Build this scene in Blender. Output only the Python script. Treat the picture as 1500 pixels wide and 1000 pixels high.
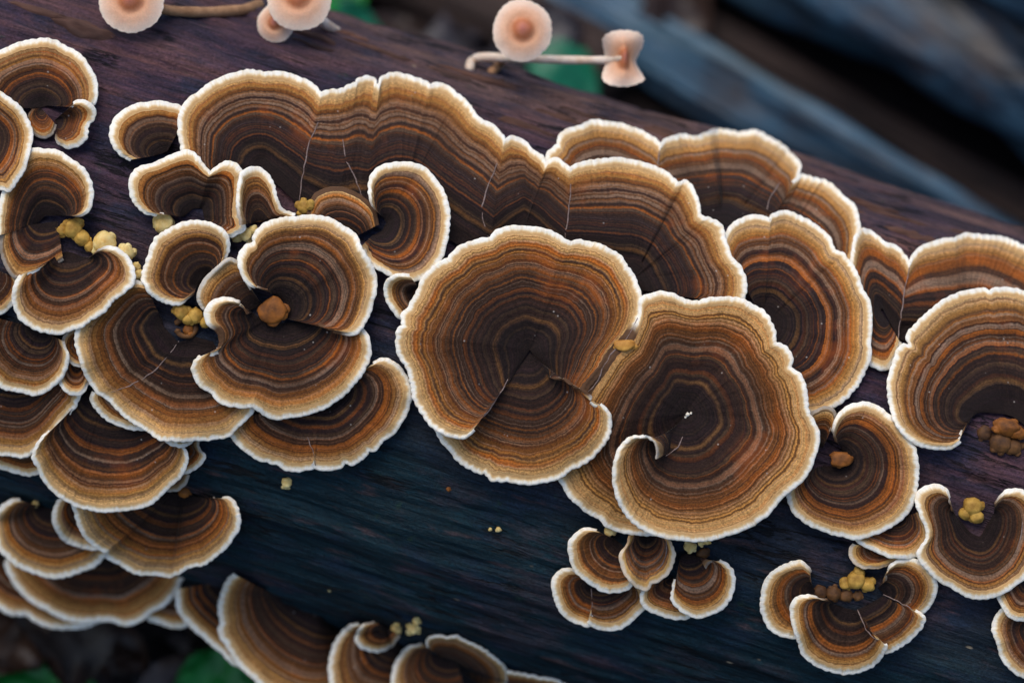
import bpy, math, random
import numpy as np
from mathutils import Matrix, Vector

# ------------------------------------------------------------------ frame of the place
# The log lies along world X.  Modelling unit: 1 unit = 0.16 mm (S metres).
S = 0.00016
D = 4170.0            # camera distance to the front ridge of the log, in units
R = 475.0             # log radius
PITCH = math.radians(55)
ALPHA = math.radians(17.5)
HLOG = R * S + 0.055  # height of the log's axis above the soil
ca, sa, cp, sp = math.cos(ALPHA), math.sin(ALPHA), math.cos(PITCH), math.sin(PITCH)
AX = np.array([ca, -sa, 0.0])
UZ = np.array([cp * sa, cp * ca, sp])
AY = np.cross(UZ, AX)
ROT = np.stack([AX, AY, UZ])
AXP = np.array([0.0, -48.0 * (D + R) / D, -R])      # a point on the log's axis

def to_world(c):
    c = np.asarray(c, float)
    return (c - AXP) @ ROT.T * S + np.array([0, 0, HLOG])

def metric(u, v, w):
    u, v, w = np.broadcast_arrays(np.asarray(u, float), np.asarray(v, float), np.asarray(w, float))
    k = (D - w) / D
    return np.stack([(u - 750) * k, -(v - 500) * k, w], -1)

def W3(u, v, w):
    return to_world(metric(u, v, w))

# ------------------------------------------------------------------ camera, sky, sun, exposure
scene = bpy.context.scene
for o in list(bpy.data.objects):
    bpy.data.objects.remove(o)
COL = scene.collection
cam_d = bpy.data.cameras.new('camera'); cam = bpy.data.objects.new('camera', cam_d); COL.objects.link(cam)
cam_d.sensor_width = 36.0
cam_d.lens = 36.0 * D / 1500.0
cam_d.clip_start = 0.02; cam_d.clip_end = 500.0
cm = Matrix(np.array(ROT).tolist()).to_4x4()      # columns = camera right, up, back in world
cm.translation = Vector(to_world([0, 0, D]))
cam.matrix_world = cm
cam_d.dof.use_dof = True
cam_d.dof.focus_distance = (D - 10) * S
cam_d.dof.aperture_fstop = 7.5
scene.camera = cam

SUN_EL, SUN_AZ = math.radians(66), math.radians(-75)   # azimuth measured from +Y (away from the camera) towards +X
world = bpy.data.worlds.new('World'); scene.world = world; world.use_nodes = True
wn = world.node_tree.nodes; wl = world.node_tree.links
sky = wn.new('ShaderNodeTexSky'); sky.sky_type = 'NISHITA'; sky.sun_disc = False
sky.sun_elevation = SUN_EL; sky.sun_rotation = SUN_AZ
sky.air_density = 1.0; sky.dust_density = 2.0; sky.ozone_density = 1.0
bg = wn['Background']; bg.inputs['Strength'].default_value = 0.125
wl.new(sky.outputs['Color'], bg.inputs['Color'])
sun_d = bpy.data.lights.new('sun', 'SUN'); sun = bpy.data.objects.new('sun', sun_d); COL.objects.link(sun)
sun_d.energy = 1.35; sun_d.angle = math.radians(45); sun_d.color = (1.0, 0.92, 0.80)
sd = Vector((math.sin(SUN_AZ) * math.cos(SUN_EL), math.cos(SUN_AZ) * math.cos(SUN_EL), math.sin(SUN_EL)))
sun.rotation_euler = sd.to_track_quat('Z', 'Y').to_euler(); sun.location = (0, 0, 3)
scene.view_settings.view_transform = 'Standard'; scene.view_settings.look = 'None'
scene.view_settings.exposure = 0.42; scene.view_settings.gamma = 1.0
# ------------------------------------------------------------------ noise and mesh helpers
def _hash(i, j, k, seed):
    n = (i * 374761393 + j * 668265263 + k * 2147483647 + seed * 144665) & 0xffffffff
    n = ((n ^ (n >> 13)) * 1274126177) & 0xffffffff
    n = ((n ^ (n >> 16)) * 2246822519) & 0xffffffff
    return ((n ^ (n >> 15)) & 0xffff) / 32767.5 - 1.0

def vnoise(x, y=0.0, z=0.0, seed=0):
    x, y, z = np.broadcast_arrays(np.asarray(x, float), np.asarray(y, float), np.asarray(z, float))
    ix, iy, iz = [np.floor(a).astype(np.int64) for a in (x, y, z)]
    fx, fy, fz = x - ix, y - iy, z - iz
    fx, fy, fz = [f * f * (3 - 2 * f) for f in (fx, fy, fz)]
    r = 0
    for a in (0, 1):
        for b in (0, 1):
            for c in (0, 1):
                r = r + _hash(ix + a, iy + b, iz + c, seed) * (fx if a else 1 - fx) * (fy if b else 1 - fy) * (fz if c else 1 - fz)
    return r

def fbm(x, y=0.0, z=0.0, seed=0, o=4):
    r, a = 0, 1.0
    for i in range(o):
        r = r + a * vnoise(np.asarray(x) * 2**i, np.asarray(y) * 2**i, np.asarray(z) * 2**i, seed + i); a *= .5
    return r

def link(o, parent=None):
    COL.objects.link(o)
    if parent is not None:
        o.parent = parent
    return o

def raw_mesh(name, verts, quads, normals=None, attrs=None, uv=None, mat=None):
    """verts (n,3) in metres, quads (m,4) or (m,3) index array"""
    me = bpy.data.meshes.new(name)
    n, (m, k) = len(verts), quads.shape
    me.vertices.add(n); me.vertices.foreach_set('co', np.ascontiguousarray(verts, dtype=np.float32).ravel())
    me.loops.add(m * k); me.loops.foreach_set('vertex_index', np.ascontiguousarray(quads, dtype=np.int32).ravel())
    me.polygons.add(m)
    me.polygons.foreach_set('loop_start', np.arange(0, m * k, k, dtype=np.int32))
    me.update(calc_edges=True)
    me.polygons.foreach_set('use_smooth', np.ones(m, dtype=bool))
    for an, av in (attrs or {}).items():
        a = me.attributes.new(an, 'FLOAT', 'POINT'); a.data.foreach_set('value', np.ascontiguousarray(av, dtype=np.float32).ravel())
    if uv is not None:
        l = me.uv_layers.new(name='UVMap')
        l.data.foreach_set('uv', np.ascontiguousarray(uv[quads.ravel()], dtype=np.float32).ravel())
    if mat: me.materials.append(mat)
    if normals is not None:
        me.normals_split_custom_set_from_vertices(normals.reshape(-1, 3).tolist())
    return me

def grid_quads(a, b, closed=False):
    i = np.arange(a if closed else a - 1); j = np.arange(b - 1)
    I, J = np.meshgrid(i, j, indexing='ij')
    I2 = (I + 1) % a
    return np.stack([I * b + J, I2 * b + J, I2 * b + J + 1, I * b + J + 1], -1).reshape(-1, 4)

def put(name, me, origin=None, parent=None):
    o = bpy.data.objects.new(name, me)
    if origin is not None: o.location = origin
    return link(o, parent)

def tag(o, label=None, cat=None, group=None, kind=None):
    if label: o['label'] = label
    if cat: o['category'] = cat
    if group: o['group'] = group
    if kind: o['kind'] = kind
    return o

def empty(name, loc, label, cat, group=None):
    o = bpy.data.objects.new(name, None); o.empty_display_size = 0.01
    o.location = loc; link(o); return tag(o, label, cat, group)

def spline(pts, step, closed=False):
    """Catmull-Rom (centripetal-ish) through pts, resampled evenly"""
    p = np.asarray(pts, float)
    if len(p) == 2 and not closed:
        n = max(2, int(np.linalg.norm(p[1] - p[0]) / step) + 1)
        return p[0] + (p[1] - p[0]) * np.linspace(0, 1, n)[:, None]
    if closed: q = np.vstack([p[-1], p, p[0], p[1]])
    else: q = np.vstack([2 * p[0] - p[1], p, 2 * p[-1] - p[-2]])
    out = []
    for i in range(1, len(q) - 2):
        t = np.linspace(0, 1, 24, endpoint=False)[:, None]
        a, b, c, d = q[i - 1], q[i], q[i + 1], q[i + 2]
        m1, m2 = (c - a) * .42, (d - b) * .42
        out.append((2*t**3 - 3*t**2 + 1) * b + (t**3 - 2*t**2 + t) * m1 + (-2*t**3 + 3*t**2) * c + (t**3 - t**2) * m2)
    out = np.vstack(out + ([p[:1]] if closed else [p[-1:]]))
    L = np.r_[0, np.cumsum(np.linalg.norm(np.diff(out, axis=0), axis=1))]
    n = max(6, int(L[-1] / step) + 1)
    s = np.linspace(0, L[-1], n)
    r = np.stack([np.interp(s, L, out[:, k]) for k in range(p.shape[1])], -1)
    return r[:-1] if closed else r

def tube(pts, radii, seg=10, cap=True):
    """pts (n,3), radii (n,) -> verts, quads ; ends closed by shrinking"""
    pts = np.asarray(pts, float); radii = np.broadcast_to(np.asarray(radii, float), (len(pts),)).copy()
    if cap:
        t0, t1 = pts[0] - pts[1], pts[-1] - pts[-2]
        pts = np.vstack([pts[0] + t0 / (np.linalg.norm(t0) + 1e-9) * radii[0] * .6, pts, pts[-1] + t1 / (np.linalg.norm(t1) + 1e-9) * radii[-1] * .6])
        radii = np.r_[radii[0] * .05, radii, radii[-1] * .05]
    T = np.gradient(pts, axis=0); T /= np.linalg.norm(T, axis=1)[:, None] + 1e-12
    ref = np.array([.31, .22, .92]); A = np.cross(T, ref); A /= np.linalg.norm(A, axis=1)[:, None] + 1e-12
    B = np.cross(T, A)
    th = np.linspace(0, 2 * math.pi, seg, endpoint=False)
    V = pts[:, None] + radii[:, None, None] * (np.cos(th)[None, :, None] * A[:, None] + np.sin(th)[None, :, None] * B[:, None])
    n = len(pts)
    I, J = np.meshgrid(np.arange(n - 1), np.arange(seg), indexing='ij'); J2 = (J + 1) % seg
    Q = np.stack([I * seg + J, I * seg + J2, (I + 1) * seg + J2, (I + 1) * seg + J], -1).reshape(-1, 4)
    return V.reshape(-1, 3), Q

def sphere_dirs(a=40, b=24):
    th = np.linspace(0, 2 * math.pi, a, endpoint=False); ph = np.linspace(0.02, math.pi - 0.02, b)
    d = np.stack([np.cos(th)[:, None] * np.sin(ph)[None], np.sin(th)[:, None] * np.sin(ph)[None], np.broadcast_to(np.cos(ph)[None], (a, b))], -1)
    q = grid_quads(a, b, True)
    return d.reshape(-1, 3), q[:, ::-1]

# ------------------------------------------------------------------ node helpers
class NT:
    def __init__(s, name):
        s.m = bpy.data.materials.new(name); s.m.use_nodes = True
        s.t = s.m.node_tree; s.b = s.t.nodes['Principled BSDF']
    def n(s, typ, **kw):
        x = s.t.nodes.new('ShaderNode' + typ)
        for k, v in kw.items(): setattr(x, k, v)
        return x
    def l(s, a, b): s.t.links.new(a, b)
    def val(s, sock, v):
        if isinstance(v, bpy.types.NodeSocket): s.l(v, sock)
        else: sock.default_value = v
    def math(s, op, a, b=0.0, c=None, clamp=False):
        x = s.n('Math', operation=op, use_clamp=clamp); s.val(x.inputs[0], a); s.val(x.inputs[1], b)
        if c is not None: s.val(x.inputs[2], c)
        return x.outputs[0]
    def mix(s, f, a, b, mode='MIX'):
        x = s.n('Mix', data_type='RGBA', blend_type=mode)
        s.val(x.inputs[0], f)
        for sk, v in ((x.inputs[6], a), (x.inputs[7], b)):
            s.val(sk, v if isinstance(v, bpy.types.NodeSocket) else (*v, 1))
        return x.outputs[2]
    def noise(s, vec, scale, detail=3, rough=.55, dim='3D', w=None, dist=0.0):
        x = s.n('TexNoise', noise_dimensions=dim)
        if vec is not None: s.l(vec, x.inputs['Vector'])
        if w is not None: s.val(x.inputs['W'], w)
        x.inputs['Scale'].default_value = scale; x.inputs['Detail'].default_value = detail; x.inputs['Roughness'].default_value = rough
        x.inputs['Distortion'].default_value = dist
        return x.outputs['Fac']
    def ramp(s, f, stops, interp='LINEAR'):
        x = s.n('ValToRGB'); e = x.color_ramp.elements; x.color_ramp.interpolation = interp
        while len(e) > 1: e.remove(e[0])
        e[0].position = stops[0][0]; e[0].color = (*stops[0][1], 1)
        for p, c in stops[1:]:
            q = e.new(p); q.color = (*c, 1)
        s.val(x.inputs[0], f); return x.outputs[0]
    def maprange(s, f, a, b, c, d):
        x = s.n('MapRange'); s.val(x.inputs[0], f)
        for i, v in enumerate((a, b, c, d)): x.inputs[i + 1].default_value = v
        return x.outputs[0]
    def bump(s, h, strength, dist, normal=None):
        x = s.n('Bump'); x.inputs['Strength'].default_value = strength; x.inputs['Distance'].default_value = dist
        s.l(h, x.inputs['Height'])
        if normal is not None: s.l(normal, x.inputs['Normal'])
        return x.outputs[0]
    def stretch(s, vec, sc, rot=(0, 0, 0)):
        x = s.n('Mapping'); s.l(vec, x.inputs['Vector']); x.inputs['Scale'].default_value = sc; x.inputs['Rotation'].default_value = rot
        return x.outputs[0]
    def obj(s): return s.n('TexCoord').outputs['Object']
    def uv(s): return s.n('UVMap', uv_map='UVMap').outputs[0]
    def attr(s, name): return s.n('Attribute', attribute_name=name).outputs['Fac']
    def base(s, c): s.val(s.b.inputs['Base Color'], c if isinstance(c, bpy.types.NodeSocket) else (*c, 1))
    def set(s, **kw):
        for k, v in kw.items(): s.val(s.b.inputs[k.replace('_', ' ')], v)

def srgb(r, g, b):
    f = lambda c: (c / 255 / 12.92) if c / 255 <= .04045 else ((c / 255 + .055) / 1.055) ** 2.4
    return (f(r), f(g), f(b))
# ------------------------------------------------------------------ materials
C_BLK, C_DB, C_GB, C_PUR = srgb(38, 24, 20), srgb(64, 41, 28), srgb(98, 73, 50), srgb(58, 37, 40)
C_BR, C_OR, C_TAN, C_MAU = srgb(118, 73, 38), srgb(178, 98, 28), srgb(190, 135, 70), srgb(150, 120, 100)
C_GT, C_CRM, C_OLV = srgb(160, 118, 70), srgb(214, 176, 122), srgb(120, 92, 46)

def band_material(seed, length, style='mid', warm=1.0):
    """concentric zones: a base tone from heart to edge, cut by dark, rusty and mauve zones of uneven width"""
    rnd = random.Random(seed)
    nb = min(34, max(11, length / 5.2))
    sh = {'mid': .06, 'dark': .16, 'light': -.12, 'gold': -.20}[style]
    j = lambda p: min(.99, max(.004, p + sh * (1 - p) * (p > .01) + rnd.uniform(-.02, .02)))
    pos = sorted([j(.18), j(.34), j(.50), j(.64), j(.76), j(.86), .945])
    cols = [srgb(30, 20, 18), srgb(41, 27, 22), srgb(54, 35, 25), srgb(78, 47, 24), srgb(126, 75, 30), srgb(178, 124, 62), srgb(206, 162, 104)]
    heart = srgb(32, 21, 18) if style != 'gold' else srgb(92, 58, 28)
    stops = [(0.0, heart)] + list(zip(pos, cols)) + [(1.0, C_CRM)]
    k = NT('zoned_cap_skin'); ob = k.obj(); uv = k.uv()
    t = k.attr('t')
    big = k.noise(ob, 100 + 30 * rnd.random(), 2)
    mid = k.noise(ob, 330, 2)
    fine = k.noise(ob, 1300, 2)
    t2 = k.math('ADD', t, k.math('MULTIPLY', k.math('SUBTRACT', big, .5), .055))
    t2 = k.math('ADD', t2, k.math('MULTIPLY', k.math('SUBTRACT', mid, .5), .014))
    t2 = k.math('ADD', t2, k.math('MULTIPLY', k.math('SUBTRACT', fine, .5), .018))
    col = k.ramp(t2, stops)
    z = lambda sc, off, det=2, ro=.6: k.noise(None, nb * sc, det, ro, '1D', w=k.math('ADD', t2, seed * 1.37 + off))
    sector = k.noise(ob, 70 + 20 * rnd.random(), 2)
    def zone(sc, off, lo, hi, amt, w0, w1, w2, w3):
        m = k.maprange(z(sc, off), lo, hi, 0, amt)
        m = k.math('MULTIPLY', m, k.maprange(t2, w0, w1, 0, 1)); m = k.math('MULTIPLY', m, k.maprange(t2, w2, w3, 1, 0))
        return k.math('MULTIPLY', m, k.maprange(sector, .3, .6, .45, 1.0))
    col = k.mix(zone(.55, 7.1, .50, .60, .85, .05, .15, .84, .93), col, srgb(36, 22, 24))          # dark purple-brown zones
    col = k.mix(zone(.55, 3.3, .54, .60, .50, .12, .25, .62, .75), col, srgb(86, 63, 42))         # greyish hairy zones
    col = k.mix(zone(.95, 51.3, .53, .62, .70, .15, .30, .80, .90), col, srgb(46, 29, 24))         # narrow dark zones
    col = k.mix(zone(.50, 11.9, .50, .62, .62, .50, .60, .93, .98), col, srgb(150, 122, 100))      # mauve zones near the edge
    col = k.mix(zone(.46, 19.4, .52, .66, .72 * min(1.25, warm ** 3), .30, .55, .90, .96), col, srgb(164, 88, 24))   # rusty zones
    col = k.mix(zone(1.1, 29.4, .60, .66, .70, .55, .70, .96, .99), col, srgb(112, 70, 36))        # thin brown lines
    ring = k.math('MULTIPLY', k.maprange(k.math('ABSOLUTE', k.math('SUBTRACT', t2, rnd.uniform(.24, .30))), .008, .028, .36, 0), k.maprange(sector, .35, .55, .3, 1))
    col = k.mix(ring, col, srgb(128, 86, 42))
    fib = k.noise(k.stretch(uv, (.34, .030, 1)), 1.0, 4, .65)
    fib = k.math('ADD', .5, k.math('MULTIPLY', k.math('SUBTRACT', fib, .5), k.maprange(t, .15, .6, 0, 1)))
    spk = k.noise(ob, 1900, 3, .8)
    lines = z(2.2, 41.0, 3, .8)
    b = k.math('MULTIPLY', k.maprange(lines, .32, .68, .60, 1.38), k.maprange(fib, .25, .75, .80, 1.22))
    b = k.math('MULTIPLY', b, k.maprange(spk, .28, .72, .48, 1.55))
    b = k.math('MULTIPLY', b, k.maprange(sector, .3, .7, .85, 1.15))
    comb = k.n('CombineColor')
    for i in range(3): k.l(b, comb.inputs[i])
    col = k.mix(1.0, col, comb.outputs[0], 'MULTIPLY')
    rust = k.maprange(k.noise(ob, 85, 3, .65), .55, .72, 0, .5 * warm)
    mz = k.math('MULTIPLY', rust, k.maprange(t, .40, .6, 0, 1)); mz = k.math('MULTIPLY', mz, k.maprange(t, .78, .92, 1, 0))
    col = k.mix(mz, col, k.mix(.55, col, srgb(190, 92, 18)))
    # a few pale spore specks
    vor = k.n('TexVoronoi', feature='F1'); k.l(ob, vor.inputs['Vector']); vor.inputs['Scale'].default_value = 330
    speck = k.maprange(vor.outputs['Distance'], .05, .09, .55, 0)
    col = k.mix(k.math('MULTIPLY', speck, k.maprange(k.noise(ob, 140, 1), .52, .6, 0, 1)), col, srgb(190, 180, 170))
    k.base(col)
    h = k.math('ADD', k.math('MULTIPLY', lines, .9), k.math('MULTIPLY', spk, .8))
    h = k.math('ADD', h, k.math('MULTIPLY', fib, .6))
    k.l(k.bump(h, .75, 0.0004), k.b.inputs['Normal'])
    k.set(Roughness=.70); k.b.inputs['Specular IOR Level'].default_value = .16
    k.b.inputs['Sheen Weight'].default_value = .03; k.b.inputs['Sheen Roughness'].default_value = .4
    return k.m

def margin_material(yellow=0.0):
    k = NT('pale_growing_margin'); ob = k.obj(); uv = k.uv()
    d = k.attr('d'); wh = k.attr('e')
    n1 = k.noise(ob, 420, 3); fib = k.noise(k.stretch(uv, (.16, .02, 1)), 1.0, 4, .7)
    d2 = k.math('ADD', d, k.math('MULTIPLY', k.math('SUBTRACT', n1, .5), .7))
    d2 = k.math('ADD', d2, k.math('MULTIPLY', k.math('SUBTRACT', fib, .5), .5))
    col = k.ramp(d2, [(0, srgb(204, 162, 106)), (.25, srgb(190, 148, 98)), (.50, srgb(214, 176, 120)), (.70, srgb(234, 214, 178)), (.86, srgb(246, 236, 214)), (1, srgb(248, 242, 228))])
    col = k.mix(k.maprange(fib, .30, .55, .35, 0), col, srgb(205, 170, 122))
    col = k.mix(wh, srgb(92, 64, 42), col)
    if yellow: col = k.mix(yellow, col, srgb(222, 160, 60))
    k.base(col)
    h = k.math('ADD', k.math('MULTIPLY', fib, 1.0), k.math('MULTIPLY', k.noise(ob, 1500, 3), .6))
    k.l(k.bump(h, .6, 0.0004), k.b.inputs['Normal'])
    k.set(Roughness=.75); k.b.inputs['Specular IOR Level'].default_value = .25
    k.b.inputs['Subsurface Weight'].default_value = .15; k.b.inputs['Subsurface Radius'].default_value = (.0012, .0009, .0006); k.b.inputs['Subsurface Scale'].default_value = 1.0
    return k.m

def simple_material(name, c1, c2, scale, rough=.7, bumpd=.0004, bumps=.5, spec=.3, sc=(1, 1, 1), sss=0.0, detail=5):
    k = NT(name); ob = k.stretch(k.obj(), sc)
    n = k.noise(ob, scale, detail, .6)
    k.base(k.ramp(n, [(.30, c1), (.70, c2)]))
    k.l(k.bump(n, bumps, bumpd), k.b.inputs['Normal']); k.set(Roughness=rough); k.b.inputs['Specular IOR Level'].default_value = spec
    if sss:
        k.b.inputs['Subsurface Weight'].default_value = sss; k.b.inputs['Subsurface Radius'].default_value = (.003, .0016, .001); k.b.inputs['Subsurface Scale'].default_value = 1.0
    return k.m

M_MARGIN = margin_material(); M_MARGIN_Y = margin_material(.35)
M_PORE = simple_material('cream_pore_surface', srgb(226, 214, 190), srgb(246, 240, 226), 2600, .8)
M_SEAM = simple_material('pale_seam', srgb(96, 76, 70), srgb(158, 138, 130), 1500, .8)
M_NOD = simple_material('yellow_young_fungus', srgb(206, 160, 70), srgb(246, 224, 160), 330, .6, sss=.15, bumps=.8)
M_NODO = simple_material('orange_brown_young_fungus', srgb(72, 42, 18), srgb(168, 100, 34), 260, .65, bumps=.8)
M_NODK = simple_material('dark_brown_fungus_base', srgb(50, 32, 24), srgb(120, 80, 40), 260, .7, bumps=.8)
M_GOLD = simple_material('golden_fungus_wrinkle', srgb(150, 92, 26), srgb(226, 168, 78), 300, .6, bumps=.8)
M_OLIVE = simple_material('olive_young_fungus', srgb(128, 90, 30), srgb(212, 168, 78), 300, .65, bumps=.8)

def wood_material():
    k = NT('wet_barkless_wood'); ob = k.obj()
    g1 = k.noise(k.stretch(ob, (16, 90, 90)), 1.0, 7, .70, dist=.8)       # coarse grain
    g2 = k.noise(k.stretch(ob, (90, 1100, 1100)), 1.0, 5, .7)               # fine fibres
    g3 = k.noise(k.stretch(ob, (60, 240, 240)), 1.0, 4, .65)
    blot = k.noise(k.stretch(ob, (40, 80, 80)), 1.0, 5, .65)
    edge_n = k.noise(k.stretch(ob, (8, 16, 16)), 1.0, 3, .55)
    sep = k.n('SeparateXYZ'); k.l(ob, sep.inputs[0])
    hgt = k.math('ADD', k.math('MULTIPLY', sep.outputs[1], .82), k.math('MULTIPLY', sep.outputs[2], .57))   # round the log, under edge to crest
    hgt = k.math('ADD', hgt, k.math('MULTIPLY', k.math('SUBTRACT', edge_n, .5), .06))
    flank = k.maprange(hgt, -.030, .012, 1, 0)                               # algae-teal tint, and the underside's weaker skylight painted in as darker colour
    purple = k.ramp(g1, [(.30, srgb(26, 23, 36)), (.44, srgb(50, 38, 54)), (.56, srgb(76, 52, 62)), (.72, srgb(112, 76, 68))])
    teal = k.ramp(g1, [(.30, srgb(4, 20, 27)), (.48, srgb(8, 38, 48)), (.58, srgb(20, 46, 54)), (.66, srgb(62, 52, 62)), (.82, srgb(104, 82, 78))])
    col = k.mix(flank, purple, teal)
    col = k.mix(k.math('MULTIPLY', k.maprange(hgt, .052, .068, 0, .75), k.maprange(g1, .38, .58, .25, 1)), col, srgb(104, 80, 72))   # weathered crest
    col = k.mix(k.maprange(blot, .50, .62, 0, .65), col, srgb(26, 40, 60))
    col = k.mix(k.maprange(g3, .60, .74, 0, .55), col, srgb(100, 68, 64))
    col = k.mix(k.maprange(k.noise(ob, 210, 4, .7), .64, .72, 0, .5), col, srgb(40, 66, 52))
    ck = k.noise(k.stretch(ob, (14, 120, 120)), 1.0, 5, .6, dist=.3)
    crack = k.maprange(k.math('ABSOLUTE', k.math('SUBTRACT', ck, .5)), .004, .016, .85, 0)
    crack = k.math('MULTIPLY', crack, k.maprange(k.noise(ob, 45, 2), .48, .56, 0, 1))
    col = k.mix(crack, col, srgb(10, 8, 10))                                # drying cracks along the grain
    worn = k.maprange(k.noise(k.stretch(ob, (22, 50, 50)), 1.0, 6, .7), .56, .66, 0, .6)
    col = k.mix(worn, col, k.mix(flank, srgb(92, 62, 62), srgb(66, 56, 64)))   # paler worn patches
    b = k.math('MULTIPLY', k.maprange(g2, .28, .72, .38, 1.62), k.maprange(k.noise(ob, 1500, 3, .75), .28, .72, .5, 1.5))
    cb = k.n('CombineColor')
    for i in range(3): k.l(b, cb.inputs[i])
    col = k.mix(1.0, col, cb.outputs[0], 'MULTIPLY')
    vor = k.n('TexVoronoi', feature='F1'); k.l(k.stretch(ob, (.5, 1, 1)), vor.inputs['Vector']); vor.inputs['Scale'].default_value = 150
    col = k.mix(k.math('MULTIPLY', k.maprange(vor.outputs['Distance'], .04, .08, .7, 0), k.maprange(k.noise(ob, 60, 1), .55, .6, 0, 1)), col, srgb(190, 170, 140))
    k.base(col)
    h = k.math('ADD', k.math('MULTIPLY', g1, 1.4), k.math('MULTIPLY', g2, .9))
    h = k.math('ADD', h, k.math('MULTIPLY', k.noise(ob, 1400, 3), .4)); h = k.math('ADD', h, k.math('MULTIPLY', g3, .7)); h = k.math('SUBTRACT', h, k.math('MULTIPLY', crack, .8))
    k.l(k.bump(h, .9, 0.0010), k.b.inputs['Normal'])
    k.l(k.maprange(blot, .3, .7, .5, .78), k.b.inputs['Roughness']); k.b.inputs['Specular IOR Level'].default_value = .24
    return k.m
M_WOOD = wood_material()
M_FLAKE = simple_material('rusty_bark_flake', srgb(40, 29, 28), srgb(104, 70, 56), 160, .75, sc=(.15, 1, 1), bumps=.9, bumpd=.0008)
# ------------------------------------------------------------------ the log
_AY2 = AXP[1]
def wlog(u, v):
    u = np.asarray(u, float); v = np.asarray(v, float)
    w = np.zeros(np.broadcast(u, v).shape)
    for _ in range(6):
        k = (D - w) / D
        q = (u - 750) * k * sa + (-(v - 500) * k - _AY2) * ca
        w = -R + np.sqrt(np.clip(R * R - q * q, 0, None))
    return w

CRACKS = [([(330, 35), (480, 92), (600, 118)], 5, 5), ([(20, 30), (90, 52), (140, 76)], 5, 5), ([(860, 130), (1000, 176), (1100, 190)], 6, 6), ([(1180, 262), (1300, 312), (1420, 345)], 6, 6), ([(300, 740), (420, 772), (560, 826)], 4, 5), ([(640, 740), (760, 768), (820, 800)], 4, 5), ([(1080, 830), (1130, 812), (1180, 822)], 3, 5),
          ([(125, 200), (165, 232), (215, 270)], 9, 4), ([(150, 62), (260, 100), (300, 118)], 7, 5), ([(1340, 660), (1400, 690), (1450, 703), (1520, 728)], 9, 4),
          ([(560, 100), (700, 160), (760, 175)], 5, 6), ([(900, 905), (1060, 945), (1200, 992)], 5, 6), ([(420, 730), (600, 800), (760, 835)], 4, 7)]

def axial(c):      # metric units -> (a along the log, angle)
    r = np.asarray(c) - AXP
    a = r @ AX
    q = r[..., 0] * sa + r[..., 1] * ca
    return a, np.arctan2(q, r[..., 2])          # 0 = towards the camera, + = upper edge

def log_disp(a, ph):
    s = ph * R
    cx, cy = np.cos(ph) * 3.2, np.sin(ph) * 3.2
    d = 9 * fbm(a / 700, cx * 1.5, cy * 1.5, 11, 3)
    d = d + 5.0 * fbm(a / 260, cx * 7, cy * 7, 21, 4)
    f = fbm(a / 120 + 9, cx * 26, cy * 26, 31, 3)
    d = d + 2.2 * f - 4.5 * np.clip(-f - .55, 0, 1)
    # ragged, splintered ridge of the upper edge
    up = np.exp(-((ph - 1.45) / .30) ** 2)
    d = d + up * 9 * fbm(a / 220, s / 16, 3.3, 41, 4)
    for pts, depth, width in CRACKS:
        p = spline([list(x) for x in pts], 12)
        A, P = axial(metric(p[:, 0], p[:, 1], wlog(p[:, 0], p[:, 1])))
        o = np.argsort(A); lo, hi = A.min(), A.max()
        pc = np.interp(a, A[o], P[o]) + .004 * vnoise(a / 14, 0, 0, 77)
        m = np.clip((a - lo) / 60, 0, 1) * np.clip((hi - a) / 60, 0, 1)
        d = d - m * depth * np.exp(-((ph - pc) * R / width) ** 2)
    return d

def build_log():
    a = np.r_[np.linspace(-5600, -950, 60), np.arange(-940, 940, 6.0), np.linspace(950, 5600, 60)]
    ph = np.r_[np.arange(-1.75, 1.75, .0100), np.linspace(1.76, 2 * math.pi - 1.76, 60)]
    A, P = np.meshgrid(a, ph, indexing='ij')
    r = R + log_disp(A, P)
    r = r * np.where(np.abs(A) > 5560, .96, 1)
    n2 = np.array([sa, ca, 0.0]); back = np.array([0, 0, 1.0])
    V = AXP + A[..., None] * AX + (r * np.sin(P))[..., None] * n2 + (r * np.cos(P))[..., None] * back
    org = to_world(AXP)
    na, nb = A.shape
    verts = to_world(V.reshape(-1, 3)) - org
    q = grid_quads(nb, na, True)         # closed around
    idx = np.arange(na * nb).reshape(na, nb).T.ravel()
    q = idx[q]
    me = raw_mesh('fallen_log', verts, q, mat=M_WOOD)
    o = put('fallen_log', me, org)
    tag(o, 'dark wet barkless log carrying all the banded bracket fungi', 'log')
    # broken ends
    for e, nm in ((0, 'log_end'), (na - 1, 'log_end')):
        ring = verts.reshape(na, nb, 3)[e]
        cen = ring.mean(0)
        rings = [cen + (ring - cen) * f for f in (1, .8, .55, .3, .02)]
        vv = np.stack(rings, 1)
        vv[..., 0] += np.random.RandomState(e + 1).uniform(-.006, .006, vv.shape[:2]) * np.array([0, 1, 1, 1, 1])
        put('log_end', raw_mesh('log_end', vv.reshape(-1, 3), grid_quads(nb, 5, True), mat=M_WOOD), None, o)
    return o
LOG = build_log()
LOG_ORG = Vector(to_world(AXP))

# ------------------------------------------------------------------ height map used to stack the caps without collisions
GU0, GV0, GS = -200, -120, 3.0
gu = np.arange(GU0, 1720, GS); gv = np.arange(GV0, 1180, GS)
GUm, GVm = np.meshgrid(gu, gv, indexing='ij')
HS = wlog(GUm, GVm)
_a, _p = axial(metric(GUm, GVm, HS))
HS = HS + log_disp(_a, _p) * np.cos(_p)
HM = HS + 1.0
_q = (GUm - 750) * sa + (-(GVm - 500) + 48) * ca
HM[np.abs(_q) > 428] = -9999.0

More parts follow.
